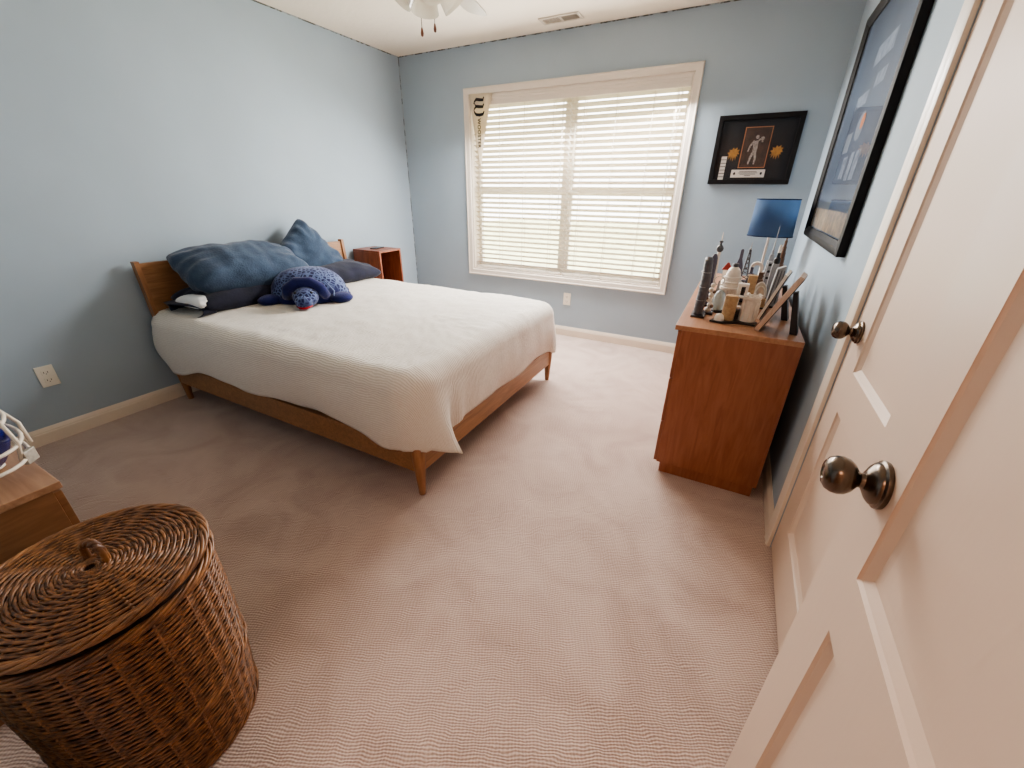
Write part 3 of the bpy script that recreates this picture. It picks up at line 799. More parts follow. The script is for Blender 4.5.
# ------------------------------------------------------------------ plush turtle
tc_ = Vector((.665, 1.815, .612)); fd = Vector((.64, -.77, 0)).normalized(); sd_ = Vector((.77, .64, 0))
tr = empty('plush_turtle', tc_); tag(tr, 'navy blue plush turtle cushion with pale scale print lying on the bed', 'soft toy')
RT = Matrix((fd, sd_, Vector((0, 0, 1)))).transposed()
def T3(a, c, z): return tc_+fd*a+sd_*c+Vector((0, 0, z))
b = MB(); rg = []
for j in range(17):
    f = j/16; an = f*PI*.5
    rg.append([T3(.17*(math.cos(an)**.75 if f < 1 else .01)*math.cos(2*PI*i/36)-.03*f, .245*(math.cos(an)**.75 if f < 1 else .01)*math.sin(2*PI*i/36), .035+.182*math.sin(an)+.006*math.sin(6*PI*i/36)*(1-f)) for i in range(36)])
b.rings(rg); b.build('shell', M['plush'], tr, True)
b = MB(); b.rings([[T3(.19*r*math.cos(2*PI*i/36), .262*r*math.sin(2*PI*i/36), z) for i in range(36)] for r, z in ((.8, .004), (.97, .012), (1.0, .03), (.96, .046), (.86, .05))]); b.build('belly', M['plush_plain'], tr, True)
b = MB(); b.ball(T3(.235, .03, .072), (.085, .075, .062), 24, 16, RT); b.ball(T3(.295, .03, .055), (.05, .052, .044), 20, 12, RT); hd = b.build('head', M['plush'], tr, True)
b = MB(); b.tube([T3(.30, -.012, .030), T3(.338, .012, .026), T3(.345, .03, .025), T3(.338, .05, .026), T3(.30, .072, .030)], .007, 8); b.build('mouth', M['red'], hd, True)
for s in (-1, 1):
    b = MB(); b.ball(T3(.275, .03+s*.045, .105), .011, 12, 8); b.build('eye', M['black_ink'], hd, True)
b = MB(); b.tube([T3(.17, -.10, .06), T3(.20, -.075, .12), T3(.20, -.02, .155), T3(.20, .06, .155), T3(.20, .115, .12), T3(.17, .14, .06)], [.03, .035, .036, .036, .035, .03], 12); b.build('hood', M['plush_plain'], tr, True)
for s in (-1, 1):
    b = MB(); b.ball(T3(.11, s*.215, .035), (.085, .075, .034), 20, 12, RT @ Matrix.Rotation(s*.5, 3, 'Z')); b.build('flipper', M['plush_plain'], tr, True)
    b = MB(); b.ball(T3(-.14, s*.18, .03), (.06, .05, .028), 16, 10, RT); b.build('rear_flipper', M['plush_plain'], tr, True)
b = MB(); b.tube([T3(.13, .13, .15), T3(.165, .17, .12), T3(.16, .19, .09), T3(.175, .185, .06)], .004, 6); b.tube([T3(.17, .10, .14), T3(.20, .115, .11), T3(.195, .11, .085)], .003, 6); b.build('piping', M['plush_line'], tr, True)
local(tr)

# ------------------------------------------------------------------ nightstand
nx0, nx1, ny_0, ny_1, nh = .03, .36, 2.80, 3.08, .805
ns = empty('nightstand', ((nx0+nx1)/2, (ny_0+ny_1)/2, 0)); tag(ns, 'small reddish brown open cube nightstand in the corner beyond the bed', 'nightstand')
b = MB(); b.bb((nx0, ny_0, nh-.018), (nx1, ny_1, nh), .002); b.build('top', M['walnut'], ns)
for y in (ny_0, ny_1-.018):
    b = MB(); b.bb((nx0, y, .12), (nx1, y+.018, nh-.018), .002); b.build('side_panel', M['walnut'], ns)
b = MB(); b.bb((nx0, ny_0+.018, .12), (nx0+.012, ny_1-.018, nh-.018)); b.build('back_panel', M['walnut'], ns)
for z in (.12, .46):
    b = MB(); b.bb((nx0+.012, ny_0+.018, z), (nx1-.004, ny_1-.018, z+.018), .002); b.build('shelf', M['walnut'], ns)
for x in (nx0+.03, nx1-.03):
    for y in (ny_0+.03, ny_1-.03):
        b = MB(); b.lathe([(.012, 0), (.019, .12)], (x, y, 0), 16); b.build('leg', M['walnut'], ns, True, 40)
local(ns)
b = MB(); b.box((.19, 2.95, nh+.0055), (.07, .14, .009), Matrix.Rotation(.25, 3, 'Z'), .003)
tag(b.build('phone', M['coaster']), 'flat dark phone lying on the corner nightstand top', 'phone')
b = MB(); b.lathe([(.028, 0), (.030, .004), (.030, .09), (.022, .105), (.022, .12), (.006, .122)], (.27, 2.86, .479), 20)
tag(b.build('jar', M['mw'], None, True, 40), 'small pale jar inside the open nightstand', 'jar')

# ------------------------------------------------------------------ dresser
dx0, dx1, dy0, dy1, dz = 3.036, 3.503, 1.858, 3.36, .78
dr = empty('dresser', ((dx0+dx1)/2, (dy0+dy1)/2, 0)); tag(dr, 'reddish brown wooden dresser along the right wall, crowded with small models', 'dresser')
b = MB(); b.bb((dx0-.012, dy0-.003, dz-.022), (dx1, dy1, dz), .002); b.build('top', M['cherry_top'], dr)
b = MB()
b.bb((dx0+.018, dy0, .062), (dx1, dy0+.02, dz-.022), .001); b.bb((dx0+.018, dy1-.02, .062), (dx1, dy1, dz-.022), .001)
b.bb((dx1-.012, dy0+.02, .062), (dx1, dy1-.02, dz-.022)); b.bb((dx0+.018, dy0+.02, .062), (dx1-.012, dy1-.02, .08))
b.bb((dx0+.03, dy0+.02, .08), (dx0+.045, dy1-.02, dz-.022))
b.build('carcass', M['cherry'], dr)
b = MB(); b.bb((dx0+.035, dy0+.012, 0), (dx1-.012, dy1-.012, .062), .001); b.build('plinth', M['cherry'], dr)
for c in range(2):
    for r in range(3):
        ya = dy0+.004+c*(dy1-dy0)/2; yb3 = ya+(dy1-dy0)/2-.008; za = .066+r*.231
        b = MB(); b.bb((dx0+.002, ya, za), (dx0+.018, yb3, za+.226), .002); dw = b.build('drawer', M['cherry'], dr)
        b = MB(); b.lathe([(.006, .002), (.006, -.012), (.013, -.018), (.014, -.024), (.009, -.028)], (dx0, (ya+yb3)/2, za+.12), 16, True, 'X'); b.build('knob', M['pewter'], dw, True, 40)
local(dr)

# ------------------------------------------------------------------ lamp
lx, ly = 3.355, 3.10
lp = empty('table_lamp', (lx, ly, dz)); tag(lp, 'table lamp with square blue shade at the far end of the dresser', 'lamp')
b = MB(); b.lathe([(.07, dz), (.07, dz+.01), (.055, dz+.018), (.012, dz+.026)], (lx, ly, 0), 28); b.build('base', M['mw'], lp, True, 40)
b = MB(); b.lathe([(.0075, dz+.024), (.0075, 1.17), (.011, 1.172), (.011, 1.20)], (lx, ly, 0), 14); b.build('stem', M['mw'], lp, True, 40)
def rrect(hx, hy, z, r=.085, n=8):
    p = []
    for cx, cy, a0 in ((hx-r, hy-r, 0), (-hx+r, hy-r, 90), (-hx+r, -hy+r, 180), (hx-r, -hy+r, 270)):
        for i in range(n+1): a = math.radians(a0+90*i/n); p.append((lx+cx+r*math.cos(a), ly+cy+r*math.sin(a), z))
    return p
b = MB(); b.rings([rrect(.122, .10, 1.068), rrect(.115, .094, 1.278)], True, False); o = b.build('lamp_shade', M['shade'], lp, True, 40); sd = o.modifiers.new('t', 'SOLIDIFY'); sd.thickness = .003
for hx, hy, z in ((.1235, .1015, 1.068), (.1165, .0955, 1.274)):
    b = MB(); b.rings([rrect(hx, hy, z), rrect(hx, hy, z+.005)], True, False)
    o = b.build('shade_trim', M['shade_edge'], lp, True, 40); sd = o.modifiers.new('t', 'SOLIDIFY'); sd.thickness = .004
b = MB(); b.tube([(lx-.112, ly, 1.19), (lx+.112, ly, 1.19)], .0015, 6); b.tube([(lx, ly-.092, 1.19), (lx, ly+.092, 1.19)], .0015, 6); b.build('shade_spider', M['mk'], lp)
local(lp)

# ------------------------------------------------------------------ miniature buildings on the dresser
Z = dz
def model(name, x, y, label, cat='model building'):
    return tag(empty(name, (x, y, Z)), label, cat, 'miniature buildings on the dresser')
def plate(t, x, y, sx, sy, h=.008): MB().bb((x-sx/2, y-sy/2, Z), (x+sx/2, y+sy/2, Z+h), .001).build('base', M['mk'], t)

# curved ribbed tower
x, y = 3.095, 2.075
t = model('model_tower', x, y, 'dark ribbed curved model tower at the dresser front corner'); plate(t, x, y, .06, .10)
b = MB(); rg = []
for k in range(29):
    f = k/28; zz = Z+.008+f*.258; a = -.25+.5*f; w = .025+.003*math.sin(f*PI)-.004*f*f+(.0006 if k % 2 else -.0006)
    if k == 28: w *= .7
    cx = x-.006+.018*math.sin(f*PI*.9)*.4
    rg.append([(cx+w*math.cos(a+PI*2*i/16)*.8, y+w*1.25*math.sin(a+PI*2*i/16), zz) for i in range(16)])
b.rings(rg); tw = b.build('tower', M['mg'], t)
for zz in (Z+.075, Z+.135, Z+.2):
    b = MB(); b.rings([[(x-.003+.0232*math.cos(PI*2*i/16), y+.0355*math.sin(PI*2*i/16), z2) for i in range(16)] for z2 in (zz, zz+.002)]); b.build('floor_band', M['ml'], t)
local(t)
# slender rounded tower behind
x, y = 3.105, 2.30
t = model('model_tower', x, y, 'slim dark round-topped model tower behind the ribbed tower'); plate(t, x, y, .05, .06)
b = MB(); b.lathe([(.016, Z+.008)]+[q for k in range(9) for q in ((.0160, Z+.03+k*.022), (.0172, Z+.0305+k*.022), (.0172, Z+.033+k*.022), (.0160, Z+.0335+k*.022))]+[(.015, Z+.235), (.009, Z+.252), (.003, Z+.256)], (x, y, 0), 16); b.build('tower', M['mp'], t, True, 40); local(t)
# broadcasting tower
x, y = 3.118, 2.36
t = model('model_tower', x, y, 'tall white model broadcasting tower with dark pod and spire'); plate(t, x, y, .05, .05)
b = MB(); b.lathe([(.020, Z+.008), (.014, Z+.05), (.0105, Z+.14), (.0075, Z+.258)], (x, y, 0), 16); b.build('shaft', M['mw'], t, True, 40)
b = MB(); b.lathe([(.006, Z+.256), (.0155, Z+.266), (.017, Z+.276), (.013, Z+.286), (.006, Z+.292), (.005, Z+.302), (.0095, Z+.304), (.0095, Z+.309), (.004, Z+.312)], (x, y, 0), 16); b.build('pod', M['mg'], t, True, 40)
b = MB(); b.lathe([(.0032, Z+.312), (.0014, Z+.352)], (x, y, 0), 8); b.build('spire', M['mw'], t); local(t)
# bead-like stacked column
x, y = 3.128, 2.13
t = model('model_monument', x, y, 'white and brown beaded model column beside the ribbed tower', 'model building'); plate(t, x, y, .05, .05)
b = MB()
for k, (dx, dy) in enumerate(((0, 0), (.006, .004), (-.004, .002), (.003, -.003), (-.002, .003), (.002, 0))): b.ball((x+dx, y+dy, Z+.020+k*.023), .0135-.0006*k, 14, 8)
b.build('beads', M['mw'], t, True)
for k, (dx, dy) in enumerate(((.014, -.012), (-.013, -.010), (.012, -.014))):
    b = MB(); b.ball((x+dx, y+dy, Z+.04+k*.034), .008, 12, 8); b.build('stud', M['mb'], t, True)
local(t)
# sign wheel / ferris wheel: white ring
x, y = 3.150, 2.27
t = model('model_ring_sculpture', x, y, 'white ring-shaped model sculpture on legs in front of the domed hall', 'model sculpture'); plate(t, x, y, .05, .04, .006)
b = MB(); b.tube([(x+.022*math.cos(2*PI*i/24), y, Z+.135+.022*math.sin(2*PI*i/24)) for i in range(24)], .003, 8, closed=True); b.build('ring', M['mw'], t, True)
b = MB(); b.tube([(x-.014, y-.01, Z+.006), (x, y-.004, Z+.135)], .003, 8); b.tube([(x+.014, y-.01, Z+.006), (x, y-.004, Z+.135)], .003, 8); b.tube([(x, y+.012, Z+.006), (x, y+.004, Z+.135)], .003, 8)
b.build('legs', M['ml'], t); local(t)
# domed hall
x, y = 3.205, 2.40
t = model('model_hall', x, y, 'white domed model hall with tiered drum'); plate(t, x, y, .116, .11)
b = MB(); b.bb((x-.052, y-.045, Z+.008), (x+.052, y+.045, Z+.075), .002); b.bb((x-.056, y-.05, Z+.075), (x+.056, y+.05, Z+.082), .001)
for k in range(7): b.lathe([(.004, Z+.01), (.004, Z+.075)], (x-.048+k*.016, y-.049, 0), 8)
b.build('hall', M['mw'], t)
b = MB(); b.lathe([(.056, Z+.082), (.056, Z+.088), (.049, Z+.09), (.047, Z+.108), (.050, Z+.110), (.049, Z+.115), (.042, Z+.117), (.040, Z+.134), (.043, Z+.136), (.042, Z+.140)], (x, y, 0), 28)
b.build('drum', M['mw'], t, True, 40)
b = MB(); b.lathe([(.035, Z+.14), (.033, Z+.156), (.028, Z+.166), (.030, Z+.168), (.024, Z+.178), (.016, Z+.186), (.012, Z+.188)], (x, y, 0), 28); b.build('dome', M['mw'], t, True, 40)
b = MB(); b.lathe([(.013, Z+.187), (.013, Z+.198), (.016, Z+.199), (.012, Z+.205)], (x, y, 0), 14); b.build('lantern', M['mg'], t, True, 40); local(t)
# clear dome
x, y = 3.168, 2.185
t = model('model_globe', x, y, 'shiny clear domed model on a dark ring beside the tan cylinder building', 'model dome')
b = MB(); b.lathe([(.027, Z), (.027, Z+.012), (.022, Z+.014)], (x, y, 0), 24); b.build('base', M['mk'], t, True, 40)
b = MB(); b.lathe([(.023, Z+.014), (.026, Z+.04), (.026, Z+.07), (.021, Z+.092), (.011, Z+.104), (.002, Z+.107)], (x, y, 0), 24); b.build('dome', M['mc'], t, True, 60)
b = MB(); b.lathe([(.008, Z+.014), (.005, Z+.085)], (x, y, 0), 12); b.build('core', M['mw'], t, True, 40); local(t)
# red roofed pavilion
x, y = 3.170, 2.52
t = model('model_pavilion', x, y, 'small model pavilion with red roof behind the white ring', 'model building'); plate(t, x, y, .05, .05)
b = MB(); b.bb((x-.018, y-.018, Z+.008), (x+.018, y+.018, Z+.155), .001); b.build('walls', M['mw'], t)
b = MB(); b.rings([[(x+s1*w, y+s2*w, z) for s1, s2 in ((-1, -1), (1, -1), (1, 1), (-1, 1))] for w, z in ((.026, Z+.155), (.020, Z+.163), (.004, Z+.19))]); b.build('roof', M['mr'], t); local(t)
# grouped landmark set on one black base
x, y = 3.235, 2.04
t = model('model_skyline', x, y, 'tan cylinder, white arch tower and round fort on one black base', 'model skyline')
b = MB(); pts = [(3.150, 1.985), (3.20, 1.972), (3.235, 1.992), (3.27, 2.005), (3.33, 1.998), (3.34, 2.04), (3.32, 2.11), (3.25, 2.115), (3.17, 2.05)]
b.prism(pts, lambda a, c, h: (a, c, h), Z, Z+.008); b.build('base', M['mk'], t)
b = MB(); b.lathe([(.026, Z+.008), (.0265, Z+.105), (.025, Z+.115), (.022, Z+.116)], (3.218, 2.035, 0), 24)
for k in range(13): b.lathe([(.0270, Z+.014+k*.0078), (.0270, Z+.016+k*.0078)], (3.218, 2.035, 0), 24)
b.build('round_tower', M['mt'], t, True, 30)
b = MB(); b.lathe([(.021, Z+.008), (.0205, Z+.018), (.016, Z+.03), (.007, Z+.037), (.001, Z+.038)], (3.186, 2.005, 0), 20); b.build('dome', M['mw'], t, True, 50)
b = MB(); ax_, ay_ = 3.253, 2.065
for sx in (-1, 1):
    for sy in (-1, 1): b.bb((ax_+sx*.016-.0045, ay_+sy*.012-.0045, Z+.008), (ax_+sx*.016+.0045, ay_+sy*.012+.0045, Z+.155), .0005)
for zz in (.06, .105, .155): b.bb((ax_-.021, ay_-.017, Z+zz), (ax_+.021, ay_+.017, Z+zz+(.012 if zz > .15 else .006)), .0005)
b.build('arch_tower', M['mw'], t)
b = MB(); b.bb((ax_-.008, ay_-.009, Z+.008), (ax_+.008, ay_+.009, Z+.05)); b.build('dark_core', M['mk'], t); b = MB(); b.bb((ax_-.006, ay_-.008, Z+.118), (ax_+.006, ay_+.008, Z+.15)); b.build('dark_core', M['mk'], t)
b = MB(); b.lathe([(.036, Z+.008), (.033, Z+.03), (.0315, Z+.10), (.036, Z+.108), (.036, Z+.118), (.030, Z+.118), (.029, Z+.105)], (3.298, 2.06, 0), 28)
for k in range(12):
    a = 2*PI*k/12; b.lathe([(.004, Z+.012), (.003, Z+.10)], (3.298+.033*math.cos(a), 2.06+.033*math.sin(a), 0), 8)
for k in range(9):
    a = 2*PI*k/9; b.box((3.298+.033*math.cos(a), 2.06+.033*math.sin(a), Z+.121), (.009, .009, .008), Matrix.Rotation(a, 3, 'Z'))
b.build('fort', M['mw'], t, True, 30); local(t)
# slate spire
x, y = 3.222, 2.52
t = model('model_tower', x, y, 'slate grey pointed model skyscraper behind the white arch tower'); plate(t, x, y, .06, .06)
sq = lambda w, z, d=1: [(x+w*s1, y+w*d*s2, z) for s1, s2 in ((-1, -1), (1, -1), (1, 1), (-1, 1))]
b = MB(); b.rings([sq(.026, Z+.008), sq(.025, Z+.12), sq(.018, Z+.175), sq(.008, Z+.215), sq(.007, Z+.258), sq(.002, Z+.262)]); b.build('tower', M['mp'], t)
b = MB()
for s1 in (-1, 0, 1): b.bb((x+s1*.014-.001, y-.0275, Z+.012), (x+s1*.014+.001, y-.0255, Z+.12))
b.build('ribs', M['mg'], t); local(t)
# dark twin figures in front
x, y = 3.284, 2.487
t = model('model_tower', x, y, 'low dark stepped model building between the slate spire and tan block'); plate(t, x, y, .05, .05)
b = MB(); b.bb((x-.02, y-.02, Z+.008), (x+.02, y+.02, Z+.11), .001); b.bb((x-.013, y-.013, Z+.11), (x+.013, y+.013, Z+.15), .001); b.bb((x-.007, y-.007, Z+.15), (x+.007, y+.007, Z+.18), .001); b.build('tower', M['mp'], t)
b = MB()
for k in range(5): b.ball((x-.016+.008*k, y-.021, Z+.13+.012*(k % 2)), .005, 10, 6)
b.build('studs', M['mw'], t, True); local(t)
# eiffel-like lattice spire
x, y = 3.262, 2.68
t = model('model_tower', x, y, 'grey lattice model tower with knobbed tip left of the lamp stem'); plate(t, x, y, .06, .06)
b = MB()
for s1 in (-1, 1):
    for s2 in (-1, 1):
        b.tube([(x+s1*.026, y+s2*.026, Z+.008), (x+s1*.017, y+s2*.017, Z+.08), (x+s1*.009, y+s2*.009, Z+.16), (x+s1*.003, y+s2*.003, Z+.245)], .0035, 6)
for w, zz in ((.019, .075), (.012, .14), (.007, .19)): b.bb((x-w, y-w, Z+zz), (x+w, y+w, Z+zz+.006))
for k in range(9):
    f = k/9; w = .026*(1-f)**1.2+.003; z0 = Z+.01+f*.23; z1 = z0+.022
    b.tube([(x-w, y-w, z0), (x+w*.9, y-w*.95, z1)], .0016, 5); b.tube([(x+w, y-w, z0), (x-w*.9, y-w*.95, z1)], .0016, 5)
b.build('lattice', M['mg'], t)
b = MB(); b.ball((x, y, Z+.25), .006, 12, 8); b.ball((x, y, Z+.264), .004, 10, 6); b.lathe([(.0016, Z+.265), (.001, Z+.285)], (x, y, 0), 8); b.build('tip', M['ml'], t, True); local(t)
# tan block
x, y = 3.292, 2.33
t = model('model_block', x, y, 'plain tan rectangular model tower behind the white fort'); plate(t, x, y, .05, .05)
b = MB(); b.bb((x-.019, y-.019, Z+.008), (x+.019, y+.019, Z+.165), .001)
for k in range(7): b.bb((x-.0195, y-.0195, Z+.025+k*.02), (x+.0195, y+.0195, Z+.026+k*.02))
b.build('tower', M['mt'], t); local(t)
# white arch gate
x, y = 3.315, 2.72
t = model('model_arch', x, y, 'white model arch beside the lamp stem'); plate(t, x, y, .07, .05)
b = MB(); o_ = [(x-.032, Z+.008), (x-.032, Z+.15)]+[(x+.032*math.cos(PI-PI*i/10), Z+.15+.030*math.sin(PI-PI*i/10)) for i in range(1, 10)]+[(x+.032, Z+.15), (x+.032, Z+.008)]
i_ = [(x+.016, Z+.008), (x+.016, Z+.145)]+[(x+.016*math.cos(PI*i/10), Z+.145+.018*math.sin(PI*i/10)) for i in range(1, 10)]+[(x-.016, Z+.145), (x-.016, Z+.008)]
b.prism(o_+i_, lambda a, c, h: (a, h, c), y-.014, y+.014); b.build('arch', M['mw'], t); local(t)
# brown dome tomb
x, y = 3.335, 2.56
t = model('model_block', x, y, 'brown stepped model building at the foot of the lamp stem'); plate(t, x, y, .06, .06)
b = MB()
for k in range(4): b.bb((x-.026+.005*k, y-.026+.005*k, Z+.008+.035*k), (x+.026-.005*k, y+.026-.005*k, Z+.043+.035*k), .001)
b.build('tiers', M['mb'], t); local(t)
# shell-roofed opera-like hall
x, y = 3.338, 2.40
t = model('model_hall', x, y, 'white model hall with overlapping shell roofs'); plate(t, x, y, .08, .10)
b = MB(); b.bb((x-.035, y-.045, Z+.008), (x+.035, y+.045, Z+.05), .002); b.build('podium', M['mt'], t)
for k, (dy, s) in enumerate(((-.026, .8), (0, 1.0), (.026, .85))):
    b = MB(); rg = []
    for j in range(9):
        f = j/8; rg.append([(x+(.034*s)*math.cos(PI*i/12)*(1-.75*f), y+dy+.030*f-.01, Z+.05+(.078*s*math.sin(PI*i/12))*(1-f*f)) for i in range(13)])
    b.rings(rg, False); o = b.build('shell', M['mw'], t, True); sd = o.modifiers.new('t', 'SOLIDIFY'); sd.thickness = .003
local(t)
# needle
x, y = 3.378, 2.80
t = model('model_tower', x, y, 'grey stepped model skyscraper with a long thin needle in front of the lamp shade'); plate(t, x, y, .06, .06)
b = MB(); b.rings([sq(.022, Z+.008) if False else [(x+w*s1, y+w*s2, z) for s1, s2 in ((-1, -1), (1, -1), (1, 1), (-1, 1))] for w, z in ((.024, Z+.008), (.023, Z+.12), (.017, Z+.122), (.016, Z+.18), (.011, Z+.182), (.010, Z+.215), (.006, Z+.217), (.005, Z+.24))]); b.build('tower', M['ml'], t)
b = MB(); b.lathe([(.004, Z+.238), (.0028, Z+.29), (.0012, Z+.362)], (x, y, 0), 8); b.build('needle', M['ml'], t)
b = MB()
for k in range(6): b.bb((x-.0235, y-.0245, Z+.02+k*.018), (x+.0235, y-.0235, Z+.024+k*.018))
b.build('window_bands', M['mg'], t); local(t)
# twin dark windows tower
x, y = 3.379, 2.715
t = model('model_tower', x, y, 'pale model tower with black round openings, right of the lamp stem'); plate(t, x, y, .05, .05)
b = MB(); b.bb((x-.016, y-.016, Z+.008), (x+.016, y+.016, Z+.185), .002); b.build('tower', M['ml'], t)
b = MB()
for zz in (.10, .135, .17): b.ball((x-.004, y-.016, Z+zz), (.008, .003, .007), 12, 8)
b.build('openings', M['mk'], t, True); local(t)
# rocket-like tower
x, y = 3.395, 2.62
t = model('model_tower', x, y, 'white tipped black model tower just below the right edge of the lamp shade'); plate(t, x, y, .05, .05)
b = MB(); b.rings([[(x+w*s1, y+w*s2, z) for s1, s2 in ((-1, -1), (1, -1), (1, 1), (-1, 1))] for w, z in ((.018, Z+.008), (.017, Z+.17), (.014, Z+.19))]); b.build('shaft', M['ml'], t)
b = MB(); b.lathe([(.014, Z+.19), (.016, Z+.20), (.016, Z+.215), (.009, Z+.222), (.008, Z+.245)], (x, y, 0), 14); b.build('collar', M['mk'], t, True, 40)
b = MB(); b.lathe([(.0075, Z+.245), (.007, Z+.27), (.005, Z+.283), (.001, Z+.286)], (x, y, 0), 14); b.build('tip', M['mw'], t, True, 40); local(t)
# glassy slab
x, y = 3.405, 2.44
t = model('model_block', x, y, 'pale slanted model slab building beside the picture frames'); plate(t, x, y, .06, .07)
b = MB(); b.rings([[(x-.024, y-.026, Z+.008), (x+.024, y-.026, Z+.008), (x+.024, y+.026, Z+.008), (x-.024, y+.026, Z+.008)], [(x-.014, y-.02, Z+.19), (x+.020, y-.02, Z+.205), (x+.020, y+.02, Z+.205), (x-.014, y+.02, Z+.19)]]); b.build('slab', M['ml'], t)
b = MB()
for k in range(3): b.tube([(x-.018+.015*k, y-.028, Z+.02), (x-.006+.012*k, y-.022, Z+.185)], .0022, 5)
b.build('ribs', M['mg'], t); local(t)
# tall stepped brown tower in the corner
x, y = 3.462, 3.20
t = model('model_tower', x, y, 'tall brown stepped model tower at the wall behind the lamp'); plate(t, x, y, .07, .07)
b = MB()
for k in range(7):
    w = .030-.0036*k; b.lathe([(w, Z+.008+.036*k), (w*.96, Z+.044+.036*k)], (x, y, 0), 12)
b.build('tiers', M['mb'], t)
b = MB(); b.lathe([(.005, Z+.258), (.0015, Z+.325)], (x, y, 0), 8); b.build('spire', M['mb'], t); local(t)

# leaning picture frames on the dresser
def easel_frame(xb, xt, ztop, y0, y1, th, m, label, leg):
    t = empty('picture_frame', (xb, (y0+y1)/2, Z)); tag(t, label, 'picture frame', 'frames standing on the dresser')
    dx, dzz = xt-xb, ztop-Z; L = math.hypot(dx, dzz); ux, uz = dx/L, dzz/L; nx_, nz_ = uz, -ux   # back normal points to the wall
    P = lambda s, d, y: (xb+ux*s+nx_*d, y, Z+.0006+nx_*0+uz*s+nz_*d+ux*th)
    def slab(b, s0, s1, ya, yb_, d0, d1): b.rings([[P(s0, d0, yy), P(s1, d0, yy), P(s1, d1, yy), P(s0, d1, yy)] for yy in (ya, yb_)])
    b = MB(); fw = .018
    slab(b, 0, fw, y0, y1, 0, th); slab(b, L-fw, L, y0, y1, 0, th); slab(b, fw, L-fw, y0, y0+fw, 0, th); slab(b, fw, L-fw, y1-fw, y1, 0, th)
    b.build('frame', m, t)
    b = MB(); slab(b, fw, L-fw, y0+fw, y1-fw, .004, .006); b.build('photo', M['photo_figure'], t)
    b = MB(); slab(b, .004, L-.004, y0+.004, y1-.004, th, th+.003); b.build('backing', M['mk'], t)
    ym = (y0+y1)/2
    pt = P(L*.72, th+.004, ym); foot = (leg, ym, Z+.002)
    b = MB(); w = .03
    b.rings([[(pt[0], ym-w*.6, pt[2]), (pt[0], ym+w*.6, pt[2]), (pt[0]+.016, ym+w*.6, pt[2]+.006), (pt[0]+.016, ym-w*.6, pt[2]+.006)], [(foot[0]-.026, ym-w, foot[2]), (foot[0]-.026, ym+w, foot[2]), (foot[0], ym+w, foot[2]), (foot[0], ym-w, foot[2])]])
    b.build('easel_leg', M['mk'], t); local(t); t.rotation_euler.z = math.radians(-10)
easel_frame(3.337, 3.442, 1.010, 1.93, 2.06, .018, M['frame_wood'], 'pale wooden picture frame leaning back on its black easel, nearest the door', 3.488)
easel_frame(3.352, 3.415, .985, 2.13, 2.30, .012, M['mw'], 'thin white picture frame leaning behind the pale wooden frame', 3.470)

# ------------------------------------------------------------------ framed plaque on the back wall
fr = empty('framed_plaque', (3.145, D, 1.585)); tag(fr, 'black framed sports plaque with photo and gold emblems on the back wall', 'picture')
ax0, ax1, az0, az1 = 2.885, 3.405, 1.368, 1.800
def fy_(d): return D-d
b = MB(); fw = .030
for a, c in (((ax0, az0), (ax1, az0+fw)), ((ax0, az1-fw), (ax1, az1)), ((ax0, az0+fw), (ax0+fw, az1-fw)), ((ax1-fw, az0+fw), (ax1, az1-fw))):
    b.bb((a[0], D-.024, a[1]), (c[0], D-.001, c[1]), .003)
b.build('frame', M['blackwood'], fr)
b = MB(); b.bb((ax0+fw, D-.010, az0+fw), (ax1-fw, D-.002, az1-fw)); b.build('mat_board', M['mat_black'], fr)
rect = lambda x0, x1, z0, z1, d: [(x0, D-d, z0), (x1, D-d, z0), (x1, D-d, z1), (x0, D-d, z1)]
b = MB(); b.bb((3.065, D-.013, 1.472), (3.235, D-.010, 1.725)); b.build('photo_border', M['copper'], fr)
b = MB(); b.bb((3.071, D-.0145, 1.478), (3.229, D-.013, 1.719)); b.build('photo', M['photo_brown'], fr)
b = MB(); F = lambda a, c: (3.150+a, D-.0155, 1.595+c)     # an unnamed player in the picture
for pts, wd in (([(-.005, .045), (0, .0), (-.002, -.03)], [.034, .028, .026]), ([(-.012, .045), (-.034, .015), (-.042, -.02)], [.016, .012, .008]), ([(.010, .048), (.030, .055), (.036, .035)], [.016, .012, .010]),
                ([(-.010, -.03), (-.020, -.062), (-.026, -.10)], [.018, .014, .009]), ([(.004, -.03), (.012, -.062), (.010, -.10)], [.018, .014, .009])): b.ribbon(pts, wd, F)
b.poly([F(.0+.011*math.cos(2*PI*i/14), .068+.013*math.sin(2*PI*i/14)) for i in range(14)])
b.poly([F(.034+.012*math.cos(2*PI*i/14), .058+.012*math.sin(2*PI*i/14)) for i in range(14)])
b.build('photo_figure', M['photo_figure'], fr)
b = MB(); b.bb((3.03, D-.013, 1.412), (3.245, D-.010, 1.462)); pq = b.build('name_plate', M['plaque'], fr)
b = MB()
for zz, w in ((1.449, .055), (1.441, .062), (1.433, .05), (1.424, .02)): b.poly(rect(3.138-w, 3.138+w, zz-.0016, zz+.0016, .0136))
b.build('engraving', M['black_ink'], pq)
def emblem(cx, cz, s, parent, m):
    """maned big-cat head in profile, cut from foil"""
    pts = [(-1.0, -.45), (-.62, -.15), (-1.0, .2), (-.6, .3), (-.75, .7), (-.3, .6), (-.15, 1.0), (.1, .7), (.5, 1.0), (.5, .62), (.95, .6), (.7, .3), (1.0, .0), (.6, -.05), (.75, -.4), (.5, -.3), (.55, -1.0), (.25, -.35), (.1, -1.15), (-.08, -.35), (-.3, -1.05), (-.35, -.3), (-.75, -.9), (-.6, -.3)]
    b = MB(); b.prism(pts, lambda a, c, h: (cx+a*s, h, cz+c*s*1.05), D-.0115, D-.010); return b.build('emblem', m, parent)
